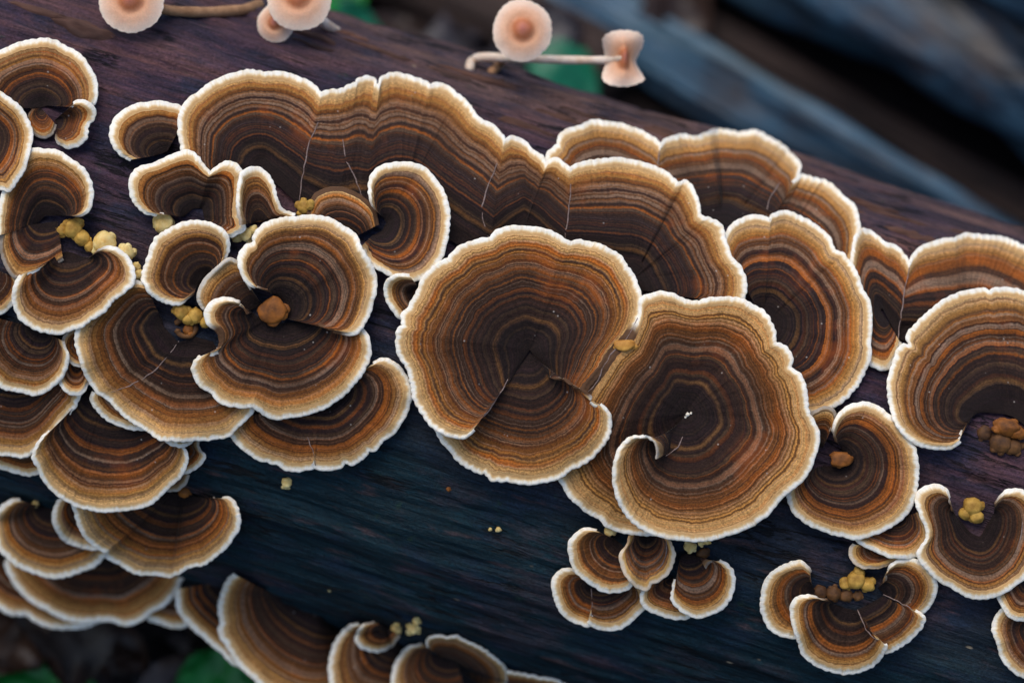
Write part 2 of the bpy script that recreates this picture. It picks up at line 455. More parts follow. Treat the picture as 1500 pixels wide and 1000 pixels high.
def hget(Hm, u, v):
    x = np.clip((np.asarray(u, float) - GU0) / GS, 0, len(gu) - 1.001); y = np.clip((np.asarray(v, float) - GV0) / GS, 0, len(gv) - 1.001)
    i = np.floor(x).astype(int); j = np.floor(y).astype(int); fx, fy = x - i, y - j
    return (Hm[i, j] * (1 - fx) + Hm[i + 1, j] * fx) * (1 - fy) + (Hm[i, j + 1] * (1 - fx) + Hm[i + 1, j + 1] * fx) * fy

def hsplat(u, v, w):
    for du in (-1.5, 0, 1.5):
        for dv in (-1.5, 0, 1.5):
            i = np.rint((u + du - GU0) / GS).astype(int).ravel(); j = np.rint((v + dv - GV0) / GS).astype(int).ravel()
            ok = (i >= 0) & (i < len(gu)) & (j >= 0) & (j < len(gv))
            np.maximum.at(HM, (i[ok], j[ok]), w.ravel()[ok])

def boxblur(a, n, axis):
    if n < 2: return a
    k = n // 2; pad = [(0, 0), (0, 0)]; pad[axis] = (k, k)
    b = np.pad(a, pad, mode='edge'); c = np.cumsum(b, axis=axis)
    c = np.concatenate([np.zeros_like(np.take(c, [0], axis)), c], axis)
    m = 2 * k + 1; N = a.shape[axis]
    return (np.take(c, np.arange(m, m + N), axis) - np.take(c, np.arange(N), axis)) / m

def maxfilt(a, n, axis):
    k = n // 2; pad = [(0, 0), (0, 0)]; pad[axis] = (k, k)
    b = np.pad(a, pad, mode='edge'); N = a.shape[axis]
    return np.max([np.take(b, np.arange(i, i + N), axis) for i in range(2 * k + 1)], axis=0)

HSC = np.where(np.abs(_q) > 385, -9999.0, HS)
HSB = boxblur(boxblur(HS, 13, 0), 13, 1)
_seed = [100]
def lobe(rim, inn, ho=22, hi=6, k=.8, lift=None, style='mid', m=11.0, closed=False, warm=1.0, gap=7, wave=3.5, yellow=False, th=6.2, tilt=0.0, over=False, Href=None, dome=0.0, scal=1.0, cup=.62, white=1.0, nowhite=(), bs=None, Lref=None):
    """Loft a bracket's upper skin from its attachment line `inn` out to its growing edge `rim`."""
    _seed[0] += 1; sd_ = _seed[0]; m = m * .74
    bs = bs if bs is not None else sd_
    O = spline(rim, 2.0, closed)
    inn = np.asarray(inn, float).reshape(-1, 2)
    n = len(O); f = np.linspace(0, 1, n)
    if len(inn) == 1: I = np.repeat(inn, n, 0)
    else:
        L = np.linspace(0, 1, len(inn)); I = np.stack([np.interp(f, L, inn[:, c]) for c in (0, 1)], -1)
        if n > 24:
            kb = max(3, n // 8) | 1; I2 = boxblur(I, kb, 0)
            e_ = np.clip(np.minimum(np.arange(n), np.arange(n)[::-1]) / kb, 0, 1)[:, None]; e_ = e_ * e_ * (3 - 2 * e_)
            I = I2 * e_ + I * (1 - e_)
    # orientation: seen from the front the skin must wind the same way
    ar = np.sum((O[:-1, 0] - I[:-1, 0]) * (O[1:, 1] - I[:-1, 1]) - (O[1:, 0] - I[:-1, 0]) * (O[:-1, 1] - I[:-1, 1]))
    flip = ar < 0
    if flip: O, I = O[::-1], I[::-1]
    if flip and lift: lift = [(1 - a, b) for a, b in lift][::-1]
    s = np.arange(n) * 2.0
    T = np.gradient(O, axis=0); T /= np.linalg.norm(T, axis=1)[:, None] + 1e-9
    N = np.stack([T[:, 1], -T[:, 0]], -1)
    N *= np.sign(np.sum(N * (O - I), 1))[:, None] + 1e-9
    ph = s / 3.7 + 2.2 * vnoise(s / 30, sd_ * 3.3, 0, 5)
    ph2 = s / 13.0 + 1.6 * vnoise(s / 60, sd_ * 1.3, 0, 15)
    sc = (np.abs(np.sin(ph)) - .6) * 1.7 * (.55 + .45 * vnoise(s / 45, sd_, 1.7, 6)) + (np.abs(np.sin(ph2)) - .6) * 1.8 * (.5 + .5 * vnoise(s / 80, sd_, 4.7, 16)) + .7 * vnoise(s / 4, sd_, .3, 7) + 1.8 * vnoise(s / 30, sd_, 2.3, 8)
    if not closed: sc = sc * np.clip(np.minimum(np.arange(n), np.arange(n)[::-1]) / 5, 0, 1)
    O = O + N * (sc * scal)[:, None]
    Lr = np.linalg.norm(O - I, axis=1); Lm = float(np.median(Lr))
    nt = int(np.clip(Lm / 3.4, 12, 52))
    t = np.linspace(0, 1, nt) ** .95
    tm = 1 - np.clip(m / np.maximum(Lr, 1), .04, .45)                      # where the pale margin starts, per ray
    mt = np.linspace(0, 1, 6)[1:]
    TT = np.concatenate([t[None] * tm[:, None], tm[:, None] + (1 - tm)[:, None] * mt[None]], 1)
    nc = TT.shape[1]
    # slightly bowed rays
    kw_ = 25 if n > 60 else 9
    Os = boxblur(boxblur(O, kw_, 0), kw_, 0)
    ee = 1 - np.clip(np.minimum(np.arange(n), np.arange(n)[::-1]) / (1.3 * kw_), 0, 1)[:, None] if not closed else 0
    Os = Os * (1 - ee) + O * ee
    T7 = TT ** 5
    U = I[:, None, 0] + (Os - I)[:, None, 0] * TT + (O - Os)[:, None, 0] * T7; Vv = I[:, None, 1] + (Os - I)[:, None, 1] * TT + (O - Os)[:, None, 1] * T7
    wi = hget(HSB, I[:, 0], I[:, 1]) + hi
    if n > 40:
        wb = boxblur(boxblur(wi[:, None], 31, 0), 31, 0)[:, 0]; e1 = np.clip(np.minimum(np.arange(n), np.arange(n)[::-1]) / 30, 0, 1)
        wi = wb * e1 + wi * (1 - e1)
    wo_log = np.maximum(wlog(O[:, 0], O[:, 1]), -R * .93)
    wo = wi - hi + k * (wo_log - wi + hi) + ho + tilt * Lr
    if lift: wo = wo + np.interp(np.linspace(0, 1, n), [a for a, _ in lift], [b for _, b in lift])
    wo = wo + wave * 1.6 * vnoise(O[:, 0] / 70, O[:, 1] / 70, bs * 1.9, 9) + wave * .5 * vnoise(O[:, 0] / 21, O[:, 1] / 21, bs * 2.9, 10)
    g = TT ** cup
    Wt = wi[:, None] * (1 - g) + wo[:, None] * g + dome * 4 * TT * (1 - TT)
    # zonal corrugation, radial folds
    rr = TT * (Lref or Lm)
    Wt = Wt + 1.7 * vnoise(rr / 9, bs * 5.1, 0, 12) * np.clip(TT * 4, 0, 1) + .8 * vnoise(rr / 4.5, bs * 7.1, 0, 13)
    Wt = Wt + 2.6 * TT * vnoise(O[:, :1] / 24, O[:, 1:] / 24, rr / 60, 14)
    Wt = Wt - 5.0 * TT ** 14
    # keep clear of what lies beneath
    H0 = HM if (Href is None or over) else Href
    need = np.clip(hget(H0, U, Vv) + gap + th - Wt, 0, 170) * np.clip((TT - .12) / .25, 0, 1)
    if need.max() > 0:
        nd = maxfilt(maxfilt(need, 9, 0), 5, 1)
        for _ in range(2):
            nd = boxblur(boxblur(nd, 13, 0), 7, 1)
        Wt = Wt + nd
    Wt = np.maximum(Wt, boxblur(boxblur(hget(HSC, U, Vv), 9, 0), 5, 1) + 3.0)
    thv = (th * np.clip(Lr / 45, .35, 1))[:, None]
    th_ = thv * (.9 + 1.3 * (1 - TT))
    # profile: upper skin, margin, rolled edge, pore surface
    top = np.stack([U, Vv, Wt], -1)
    ang = np.linspace(0, math.pi, 7)[1:-1]
    outd = np.concatenate([N, np.zeros((n, 1))], 1)
    edge = top[:, -1:, :] + outd[:, None] * (thv * .62 * np.sin(ang)[None])[:, :, None] + np.array([0, 0, 1.0]) * (-(1 - np.cos(ang))[None] * thv * .45)[:, :, None]
    sel = np.unique(np.linspace(0, nc - 1, 9).astype(int))[::-1]
    under = top[:, sel, :].copy(); under[..., 2] -= th_[:, sel]
    under[..., 2] = under[..., 2]
    prof = np.concatenate([top, edge, under], 1)
    P = to_world(metric(prof[..., 0], prof[..., 1], prof[..., 2]))
    dA = np.gradient(P, axis=0); dB = np.gradient(P, axis=1)
    if closed:
        dA[0] = dA[-1] = (P[1] - P[-1])
    Nn = np.cross(dB, dA); ln = np.linalg.norm(Nn, axis=-1, keepdims=True)
    Nn = Nn / np.maximum(ln, 1e-14)
    Nn[:, 0] = Nn[:, 2]; Nn[:, 1] = Nn[:, 2]
    back = ROT[:, 2]
    sg = np.sign(np.median((Nn[:, 2:nc - 2] @ back)))
    Nn *= sg
    hsplat(U, Vv, Wt)
    wv = white * np.clip((Lr - 14) / 26, 0, 1)
    for (cu, cv, cr) in nowhite: wv = wv * np.clip((np.hypot(O[:, 0] - cu, O[:, 1] - cv) - cr) / 14, .0, 1)
    a0, b0 = nt, nc + 5
    return dict(P=P, N=Nn, T=TT, a=a0, b=b0, nc=nc, s=s, Lm=Lm, Lr=Lr, closed=closed, style=style, warm=warm, yellow=yellow, seed=sd_, cen=I.mean(0), wcen=float(wi.mean()), sg=sg,
                top_uvw=top, m=m, white=wv)

def piece(name, d, c0, c1, mat, parent, org, side=False):
    P, N, T = d['P'][:, c0:c1], d['N'][:, c0:c1], d['T']
    n, c = P.shape[:2]
    col = np.arange(c0, c1)
    tt = T[:, np.clip(col, 0, T.shape[1] - 1)]
    tm = T[:, d['a'] - 1][:, None]
    dd = np.clip((tt - tm) / np.maximum(1 - tm, 1e-6), 0, 1)
    dd = np.where(col[None] >= T.shape[1], 1.0, dd)
    uv = np.stack([np.broadcast_to(d['s'][:, None], (n, c)), tt * d['Lr'][:, None]], -1)
    q = grid_quads(n, c, d['closed'])
    if d['sg'] > 0: q = q[:, ::-1]
    V = P.reshape(-1, 3); Nv = N.reshape(-1, 3); tv, dv = tt.ravel(), dd.ravel(); ev = np.repeat(d['white'], c); uvv = uv.reshape(-1, 2)
    if side and not d['closed']:
        # close the two radial ends of the bracket
        full = d['P']; tot = full.shape[1]; nc = d['nc']
        jt = np.unique(np.linspace(0, nc - 1, 9).astype(int)); ju = np.arange(tot - 1, tot - 1 - len(jt), -1)
        for e in (0, n - 1):
            b = len(V); ring = np.stack([full[e, jt], full[e, ju]], 1)
            qq = b + grid_quads(len(jt), 2)
            V = np.vstack([V, ring.reshape(-1, 3)]); nn = full[0 if e == 0 else -1, nc // 2] - full[2 if e == 0 else -3, nc // 2]
            nn = nn / (np.linalg.norm(nn) + 1e-12)
            Nv = np.vstack([Nv, np.repeat(nn[None], len(ring) * 2, 0)]); q = np.vstack([q, qq])
            tv = np.r_[tv, np.ones(len(ring) * 2)]; dv = np.r_[dv, np.ones(len(ring) * 2) * .5]; ev = np.r_[ev, np.zeros(len(ring) * 2)]; uvv = np.vstack([uvv, np.zeros((len(ring) * 2, 2))])
    me = raw_mesh(name, V - np.array(org), q, Nv, {'t': tv, 'd': dv, 'e': ev}, uvv, mat)
    return put(name, me, None, parent)

GROUP = 'banded bracket fungi on the log'
def seam_tube(pts, parent, org, rad=.9):
    p = spline([list(x) for x in pts], 3.0)
    w = np.array([hget(HM, p[:, 0] + dx, p[:, 1] + dy) for dx, dy in ((0, 0), (4, 0), (-4, 0), (0, 4), (0, -4))]).mean(0)
    for _ in range(3): w = np.convolve(np.pad(w, 2, mode='edge'), np.ones(5) / 5, 'valid')
    p = p + np.stack([vnoise(np.arange(len(p)) / 2.5, 1, 0, 3), vnoise(np.arange(len(p)) / 2.5, 5, 0, 3)], -1) * 1.0
    r = rad * (1 + .45 * vnoise(np.arange(len(p)) / 3, 0, 0, 4)) * np.sin(np.linspace(.25, math.pi - .25, len(p))) ** .5
    v, q = tube(to_world(metric(p[:, 0], p[:, 1], w - .7)), r * S, 8)
    return put('seam', raw_mesh('seam', v - np.array(org), q, mat=M_SEAM), None, parent)

def bracket(label, lobes, seams=(), fused=False):
    Href = HM.copy()
    ds = []
    for sp_ in lobes:
        if fused and ds: sp_ = dict(sp_, bs=ds[0]['seed'], Lref=ds[0]['Lm'])
        ds.append(lobe(Href=Href, **sp_))
    d0 = ds[0]
    org = W3(d0['cen'][0], d0['cen'][1], float(wlog(d0['cen'][0], d0['cen'][1])))
    e = empty('bracket_fungus', org, label, 'fungus', GROUP)
    multi = len(ds) > 1
    for d in ds:
        mat = mat0 if (fused and d is not d0) else band_material(d['seed'], d['Lm'], d['style'], d['warm'])
        if d is d0: mat0 = mat
        top = piece('lobe' if multi else 'cap', d, 0, d['a'], mat, e, org)
        par = top if multi else e
        piece('margin', d, d['a'] - 1, d['b'], M_MARGIN_Y if d['yellow'] else M_MARGIN, par, org)
        piece('pore_surface', d, d['b'] - 1, d['P'].shape[1], M_PORE, par, org, side=True)
    for sm in seams: seam_tube(sm, e, org)
    return e

def nodule(label, u, v, r, mat=None, sq=(1, 1, .8), lump=.16, on='log', dz=0.0, name='fungus_nodule', seed=0, spots=None):
    """small lumpy young fungus; several lumps joined make one knob"""
    spots = spots or [(0, 0, 1.0)]
    w0 = float(wlog(u, v)) if on == 'log' else float(hget(HM, np.array(u), np.array(v)))
    org = W3(u, v, w0)
    e = None
    dirs, q = sphere_dirs(24, 15)
    Vs, Qs, b = [], [], 0
    r = r * .80
    rn = random.Random(seed * 7 + 1)
    full = []
    for dx, dy, f in spots:
        full.append((dx, dy, f))
        for _ in range(6 if r * f > 6 else 2):
            an = rn.uniform(0, 6.28); dd = r * f * rn.uniform(.55, .95)
            full.append((dx + math.cos(an) * dd * sq[0], dy + math.sin(an) * dd * sq[1], f * rn.uniform(.28, .52)))
    spots = full
    for i, (dx, dy, f) in enumerate(spots):
        rr = r * f
        n = 1 + lump * fbm(dirs[:, 0] * 1.4 + seed, dirs[:, 1] * 1.4 + i * 3, dirs[:, 2] * 1.4, 55 + seed, 2)
        w1 = float(wlog(u + dx, v + dy)) if on == 'log' else float(hget(HM, np.array(u + dx), np.array(v + dy)))
        c = metric(u + dx, v + dy, w1 + rr * .35 + dz)
        P = c + dirs * n[:, None] * rr * np.array(sq)
        Vs.append(to_world(P)); Qs.append(q + b); b += len(P)
        if i == 0: hs = P
    me = raw_mesh(name, np.vstack(Vs) - np.array(org), np.vstack(Qs), mat=mat or M_NOD)
    o = put(name, me, org)
    return tag(o, label, 'fungus', 'young fungus nodules')

def nodule_curl(u, v):
    """rolled nub: a lip curled round the heart of the split fan bracket"""
    th = np.linspace(-2.6, 2.9, 40)
    w = float(hget(HM, np.array(u), np.array(v))) + 5
    r = 14 - 3.0 * (th + 2.6) / 5.5
    pts = metric(u + r * 1.15 * np.cos(th), v + r * np.sin(th), w + 6 * np.sin(th * .5))
    vv, q = tube(to_world(pts), (4.2 + 1.3 * vnoise(th * 2, 0, 0, 3)) * S, 12)
    org = W3(u, v, w)
    o = put('rolled_fungus_lip', raw_mesh('rolled_fungus_lip', vv - org, q, mat=M_NODK), org)
    tag(o, 'smoky rolled lip curled round the rusty bead on the split fan bracket', 'fungus', 'young fungus nodules')
# ------------------------------------------------------------------ the brackets, lowest layer first
def F(rim, inn, **kw): return dict(rim=rim, inn=inn, **kw)

# --- lower left, around the log's under edge
LOW = dict(k=.25, tilt=.10, m=10, wave=6, th=9)
bracket('broad bracket with bluish white edge, lowest of the tier under the log',
    [F([(-45, 815), (-35, 850), (-18, 872), (0, 885), (20, 897), (40, 898), (60, 910), (90, 916), (125, 914), (150, 905)], [(40, 815)], **LOW)])
bracket('narrow pale-edged bracket wedged beside the widest bracket of the lowest tier',
    [F([(212, 893), (222, 903), (235, 908), (252, 913), (270, 913), (282, 905)], [(262, 848)], **LOW)])
bracket('leaning bracket with bluish edge hanging from the under edge beside the big tilted one',
    [F([(262, 862), (264, 885), (270, 902), (285, 918), (300, 930), (320, 948), (340, 965), (358, 972), (375, 970)], [(320, 852)], **LOW)])
bracket('wide brown bracket with scalloped bluish white edge under the tier of three',
    [F([(18, 812), (12, 828), (20, 845), (30, 862), (45, 875), (62, 887), (100, 905), (130, 908), (160, 905), (185, 911), (208, 904), (222, 890), (242, 880), (256, 865), (266, 843)], [(120, 812), (165, 808)], style='light', **LOW)])
bracket('half-round bracket with greyish blue inner bands and a yellow knob on its top edge',
    [F([(30, 733), (12, 737), (0, 748), (-7, 768), (0, 795), (10, 810), (25, 825), (50, 836), (80, 842), (105, 838), (130, 828), (146, 818), (157, 805)], [(62, 742), (85, 748)], ho=30, style='light', **LOW)])
bracket('small crescent bracket with pale blue edge tucked behind the amber fan bracket',
    [F([(92, 728), (82, 742), (79, 758), (83, 774), (92, 787), (108, 796), (128, 801), (150, 800)], [(122, 738)], k=.3, tilt=.1, m=13)])
bracket('amber fan bracket with white edge, glowing orange near its attachment',
    [F([(104, 730), (112, 746), (118, 768), (126, 786), (142, 800), (157, 806), (160, 815), (180, 826), (200, 838), (215, 840), (232, 838), (250, 842), (265, 836), (275, 828), (295, 825), (308, 817), (325, 805), (334, 796), (346, 778), (350, 760), (345, 742), (335, 731), (312, 729)], [(235, 722), (268, 722), (290, 728)], k=.35, tilt=.12, style='light', warm=1.15, ho=34)])
bracket('tilted half-disc bracket with grey-blue bands on the under edge beside the green leaf',
    [F([(346, 842), (336, 854), (328, 870), (325, 890), (327, 910), (325, 925), (335, 945), (348, 965), (360, 976), (376, 990), (395, 1010), (435, 1028), (480, 1024), (505, 1000), (520, 965)], [(405, 872), (445, 890), (470, 897), (492, 915)], k=.3, tilt=.15, style='light', th=9, ho=34)])
bracket('half-hidden bracket with mauve bands beside the tilted half-disc, two small lobes above it',
    [F([(526, 914), (507, 925), (493, 944), (486, 970), (488, 1000), (502, 1028), (560, 1045), (610, 1030)], [(560, 918), (590, 940)], k=.3, tilt=.15, th=8, style='light')])
bracket('crumpled funnel bracket with ochre top folds at the end of the under-edge row',
    [F([(618, 942), (598, 950), (584, 970), (577, 1000), (588, 1030), (650, 1050), (690, 1035)], [(640, 955), (665, 960)], k=.3, tilt=.15, style='light', ho=28),
     F([(628, 948), (626, 938), (640, 931), (655, 934), (668, 932), (685, 941), (703, 950), (722, 962), (738, 978), (742, 995), (730, 1020)], [(650, 965), (680, 985)], k=.3, style='gold', m=5, ho=26)])
bracket('thin brown bracket rim running along the log beyond the crumpled funnel',
    [F([(742, 984), (765, 987), (790, 992), (815, 998), (835, 1008)], [(748, 1030), (800, 1035)], k=.3, m=6)])
bracket('small rounded tan lobe with pale edge lying on the mauve half-hidden bracket',
    [F([(548, 910), (533, 915), (525, 925), (523, 936), (530, 947), (545, 952), (560, 950), (575, 942), (585, 930)], [(566, 918)], style='light', ho=14, m=8)])

# --- left edge
bracket('thin pale bracket edge showing under the wide rusty left bracket',
    [F([(-30, 672), (0, 681), (20, 688), (40, 693), (60, 690)], [(20, 640)], k=.4)])
bracket('tiny amber lobe below the dark-centred bracket, beside the bare wood',
    [F([(238, 716), (252, 719), (264, 715), (274, 705), (276, 695)], [(252, 692)], k=.5, m=9, style='gold')])
bracket('small double-tiered amber lobe at the tip of the dark-centred bracket',
    [F([(262, 694), (278, 689), (291, 679), (297, 668), (291, 658), (290, 646)], [(268, 652)], k=.5, m=9, style='gold', ho=26)])
bracket('wide rusty bracket with dark crescent centres, two lobes fused side by side',
    [F([(-60, 640), (-30, 655), (0, 664), (15, 665), (30, 668), (44, 665), (52, 657), (66, 646), (84, 622), (100, 604), (112, 588), (116, 577)], [(20, 555), (60, 545)], k=.55, style='dark'),
     F([(74, 632), (60, 648), (52, 660), (50, 672), (57, 685), (63, 698), (75, 712), (95, 728), (115, 738), (135, 743), (150, 747), (175, 745), (200, 742), (220, 735), (235, 722), (245, 712), (262, 698), (270, 682), (271, 664), (262, 648)], [(128, 575), (160, 580), (215, 600)], k=.5, tilt=.08, style='dark', ho=34)])
bracket('small olive lobe between the left fan brackets, the lower of two',
    [F([(90, 540), (87, 556), (95, 570), (106, 577), (119, 575), (129, 560), (128, 548)], [(114, 528)], m=9, style='gold')])
bracket('small greyish lobe between the left fan brackets, the upper of two',
    [F([(108, 482), (94, 494), (91, 508), (96, 521), (106, 532), (119, 535), (128, 525)], [(122, 500)], m=7, style='light')])
bracket('tan half-round bracket below the twisted dark-topped one at the edge of the scene',
    [F([(-18, 462), (-34, 490), (-30, 530), (0, 562), (15, 569), (30, 573), (50, 575), (70, 568), (85, 558), (95, 540), (98, 520), (93, 500)], [(52, 480), (70, 488)], style='mid', m=12)])
bracket('broken bracket edge with a pale rim at the far left below the stacked lobes',
    [F([(24, 408), (26, 425), (20, 440), (10, 450), (0, 457), (-15, 460), (-30, 455)], [(-15, 390)], ho=16)])
bracket('lowest rusty fan bracket with three notches in its white edge above bare wood',
    [F([(340, 622), (338, 634), (344, 644), (358, 657), (376, 669), (394, 675), (409, 678), (418, 685), (436, 687), (457, 683), (459, 676), (462, 683), (472, 685), (499, 682), (504, 675), (517, 677), (532, 666), (538, 658), (550, 657), (562, 643), (577, 633), (589, 612), (598, 591), (599, 573), (595, 555), (583, 537), (568, 528), (553, 530), (538, 540)], [(440, 578), (480, 585), (495, 570)], style='mid', ho=26, m=12)], [((462, 682), (458, 660), (450, 640))])
bracket('thin pale-edged bracket showing under the big split fan bracket',
    [F([(138, 574), (134, 584), (138, 595), (150, 606), (168, 619), (190, 626), (215, 627)], [(195, 575)], ho=12),
     F([(240, 640), (250, 650), (264, 653), (278, 648), (284, 638)], [(260, 615)], ho=10)])
bracket('big fan bracket split by a pale seam, rolled nub at its centre',
    [F([(212, 416), (185, 414), (158, 430), (138, 455), (122, 470), (114, 482), (113, 496), (118, 520), (125, 542), (133, 562), (145, 575), (158, 580)], [(238, 470), (240, 478), (262, 502)], ho=30, style='mid'),
     F([(152, 578), (165, 590), (180, 606), (197, 616), (215, 627), (235, 640), (260, 642), (290, 641), (310, 640), (335, 635), (350, 620), (365, 605), (370, 595), (360, 590)], [(262, 502), (282, 492), (312, 500)], ho=30, k=.7, style='dark')],
    [((262, 500), (240, 528), (222, 546), (192, 564), (162, 574))], fused=True)

# --- left stacked column
bracket('round bracket with pale scalloped edge and orange-brown heart, small lobe at its foot',
    [F([(-40, 160), (-42, 120), (-28, 92), (0, 76), (25, 66), (55, 60), (75, 62), (95, 70), (115, 82), (130, 100), (138, 120), (141, 136), (137, 152), (118, 158)], [(55, 158), (70, 155)], style='light', m=12),
     F([(104, 156), (112, 150), (126, 150), (137, 158), (138, 172), (128, 185), (125, 200), (112, 212), (98, 215), (85, 208), (82, 196)], [(80, 176), (84, 182)], style='gold', over=True, m=10),
     F([(48, 160), (42, 172), (46, 190), (60, 201), (75, 196), (81, 182)], [(60, 158)], style='gold', m=4, ho=10, white=.4)])
bracket('stacked dark lobe with folded centre and a pale upper edge, fused into a column',
    [F([(6, 335), (2, 362), (10, 388), (24, 405), (45, 402), (66, 395), (92, 378)], [(54, 328), (84, 324)], style='dark', m=5, ho=20, scal=.5, white=.25),
     F([(-2, 345), (0, 315), (4, 288), (14, 262), (28, 236), (44, 222), (57, 219), (80, 222), (100, 232), (120, 248), (131, 268), (133, 290), (128, 307), (118, 315), (106, 316)], [(52, 330), (66, 316), (92, 316)], style='mid', ho=32)])
bracket('cut-off bracket with white edge at the far left, over the stacked dark lobe',
    [F([(-45, 120), (-12, 133), (0, 139), (15, 148), (30, 163), (40, 180), (44, 200), (40, 225), (35, 245), (25, 262), (14, 278), (0, 274), (-20, 262)], [(-18, 205)], style='light')])
bracket('twisted dark-topped bracket with wide tan skirt beside the yellow nodules',
    [F([(138, 372), (148, 366), (158, 362), (172, 365), (187, 378), (194, 395), (193, 412), (182, 426), (165, 437), (157, 447), (150, 455), (132, 465), (120, 475), (105, 482), (85, 487), (70, 484), (58, 481), (45, 475), (32, 465), (24, 450), (20, 435), (22, 420), (30, 405), (48, 398), (62, 391)], [(128, 380), (112, 372), (98, 368), (82, 374)], style='dark', ho=38, m=13)])

# --- upper row
bracket('small half-round bracket with cream edge touching the long fused row',
    [F([(192, 234), (177, 226), (167, 212), (164, 196), (169, 179), (181, 164), (196, 157), (216, 153), (240, 151), (258, 157), (275, 166)], [(228, 228), (245, 222)], style='mid', m=13)])
bracket('fused bracket of three lobes with cream edge at the crest, behind the long row',
    [F([(798, 250), (800, 238), (805, 222), (818, 211), (822, 201), (835, 190), (855, 183), (870, 179), (890, 182), (910, 185), (925, 190), (945, 198), (960, 206), (967, 217)], [(888, 300), (888, 300), (888, 300), (888, 300), (955, 345)], style='mid', m=14, ho=24),
     F([(967, 216), (978, 205), (1000, 198), (1015, 202), (1030, 198), (1045, 193), (1065, 193), (1085, 196), (1105, 195), (1125, 203), (1145, 215), (1158, 230), (1169, 240), (1171, 250), (1166, 262)], [(955, 345), (1062, 330), (1062, 330), (1062, 330), (1062, 330), (1118, 345)], style='mid', m=14, ho=24),
     F([(1162, 268), (1168, 262), (1176, 258), (1190, 262), (1205, 265), (1220, 275), (1235, 290), (1248, 300), (1253, 315), (1258, 330), (1257, 345), (1255, 365), (1248, 380), (1235, 378)], [(1118, 345), (1165, 385), (1195, 395)], style='light', warm=1.15, m=14, ho=24)],
    [((966, 222), (962, 245)), ((1142, 268), (1128, 290), (1121, 318))], fused=True)
bracket('fused pair of brackets with a pale seam, half behind the round bracket at the edge',
    [F([(1318, 500), (1309, 524), (1299, 539), (1285, 536), (1270, 528), (1256, 500), (1247, 450), (1247, 395), (1254, 352), (1262, 338), (1275, 341), (1290, 352), (1297, 357), (1315, 366), (1332, 389)], [(1298, 466), (1290, 456), (1292, 450), (1317, 497)], style='dark', ho=24, m=13),
     F([(1332, 389), (1340, 375), (1355, 362), (1380, 352), (1400, 350), (1420, 344), (1450, 347), (1475, 352), (1500, 362), (1530, 380), (1560, 420)], [(1317, 497), (1410, 515), (1410, 515), (1410, 515), (1410, 515), (1410, 515)], style='mid', ho=24, m=13)],
    [((1332, 392), (1324, 430), (1319, 470), (1314, 505))], fused=True)
bracket('large oval dark bracket with cream edge between the fused row and the spiral bracket',
    [F([(1064, 365), (1066, 345), (1075, 330), (1088, 322), (1105, 318), (1124, 321), (1128, 324), (1133, 317), (1155, 313), (1175, 320), (1195, 332), (1212, 348), (1222, 368), (1235, 375), (1248, 393), (1256, 410), (1262, 425), (1272, 440), (1275, 470), (1274, 500), (1270, 530), (1260, 555), (1245, 575), (1225, 590), (1205, 600), (1190, 602), (1170, 598), (1140, 580)], [(1115, 465), (1128, 470), (1130, 485)], style='dark', ho=24, m=12)])
bracket('long fused row of five lobes with lumpy cream edge and pale radial seams',
    [F([(292, 262), (278, 240), (270, 226), (267, 210), (264, 195), (264, 176), (270, 160), (278, 148), (290, 138), (305, 125), (320, 117), (340, 110), (365, 105), (390, 108), (410, 108), (430, 112), (445, 117), (460, 127), (470, 139)], [(350, 258), (384, 250), (384, 250), (384, 250), (384, 250), (438, 300)], style='dark', ho=28, m=14),
     F([(470, 139), (480, 135), (500, 133), (510, 128), (523, 124), (528, 118), (538, 115), (546, 119), (548, 126), (556, 128)], [(438, 300), (485, 330), (530, 325)], style='dark', ho=28, m=14),
     F([(556, 128), (562, 116), (578, 110), (603, 114), (622, 121), (630, 127), (640, 124), (655, 129), (677, 145), (694, 165), (708, 178), (723, 186), (733, 197), (738, 208)], [(530, 325), (588, 300), (588, 300), (588, 300), (588, 300), (588, 300), (640, 340), (714, 385)], style='dark', ho=28, m=14),
     F([(738, 208), (750, 203), (767, 210), (781, 221), (795, 231), (799, 243), (810, 235), (821, 238), (835, 249)], [(714, 385), (768, 335), (768, 335), (768, 335), (828, 395)], style='dark', ho=28, m=14),
     F([(835, 249), (846, 243), (870, 238), (900, 233), (920, 235), (945, 243), (970, 252), (987, 265), (993, 271), (1005, 268), (1015, 280), (1022, 300), (1025, 316), (1040, 322), (1055, 330), (1061, 350), (1068, 375), (1080, 390), (1090, 405), (1092, 420), (1086, 436), (1070, 445)], [(828, 395), (928, 408), (928, 408), (928, 408), (928, 408), (928, 408), (928, 408), (940, 425)], style='dark', ho=28, m=14, lift=[(0, 0), (.5, 6), (1, 8)])],
    [((466, 180), (452, 212), (444, 255), (437, 300)), ((502, 205), (506, 232), (520, 262), (536, 300)), ((728, 240), (712, 280), (706, 310), (716, 352)), ((836, 270), (833, 308), (827, 350))], fused=True)
bracket('dark sunken lobe under the curled bracket, without a pale edge',
    [F([(452, 318), (456, 298), (464, 285), (482, 278), (502, 278), (525, 287), (546, 308), (552, 330)], [(495, 350), (515, 350)], style='dark', m=4, scal=.4, ho=18, white=0.0)])
bracket('curled hook-shaped bracket with white edge standing on the long fused row',
    [F([(550, 308), (545, 296), (543, 282), (544, 266), (550, 254), (562, 245), (580, 240), (602, 241), (621, 248), (637, 265), (648, 285), (655, 312), (654, 345), (646, 374), (630, 398), (608, 408), (585, 407), (562, 397), (545, 385), (528, 362)], [(560, 318), (566, 326), (560, 338), (545, 345)], style='mid', ho=40, m=13)])
bracket('small cream-edged bracket tucked behind the round funnel bracket',
    [F([(600, 404), (582, 405), (571, 411), (566, 422), (570, 440), (579, 455), (590, 467), (600, 470)], [(622, 432)], m=11, style='light')])

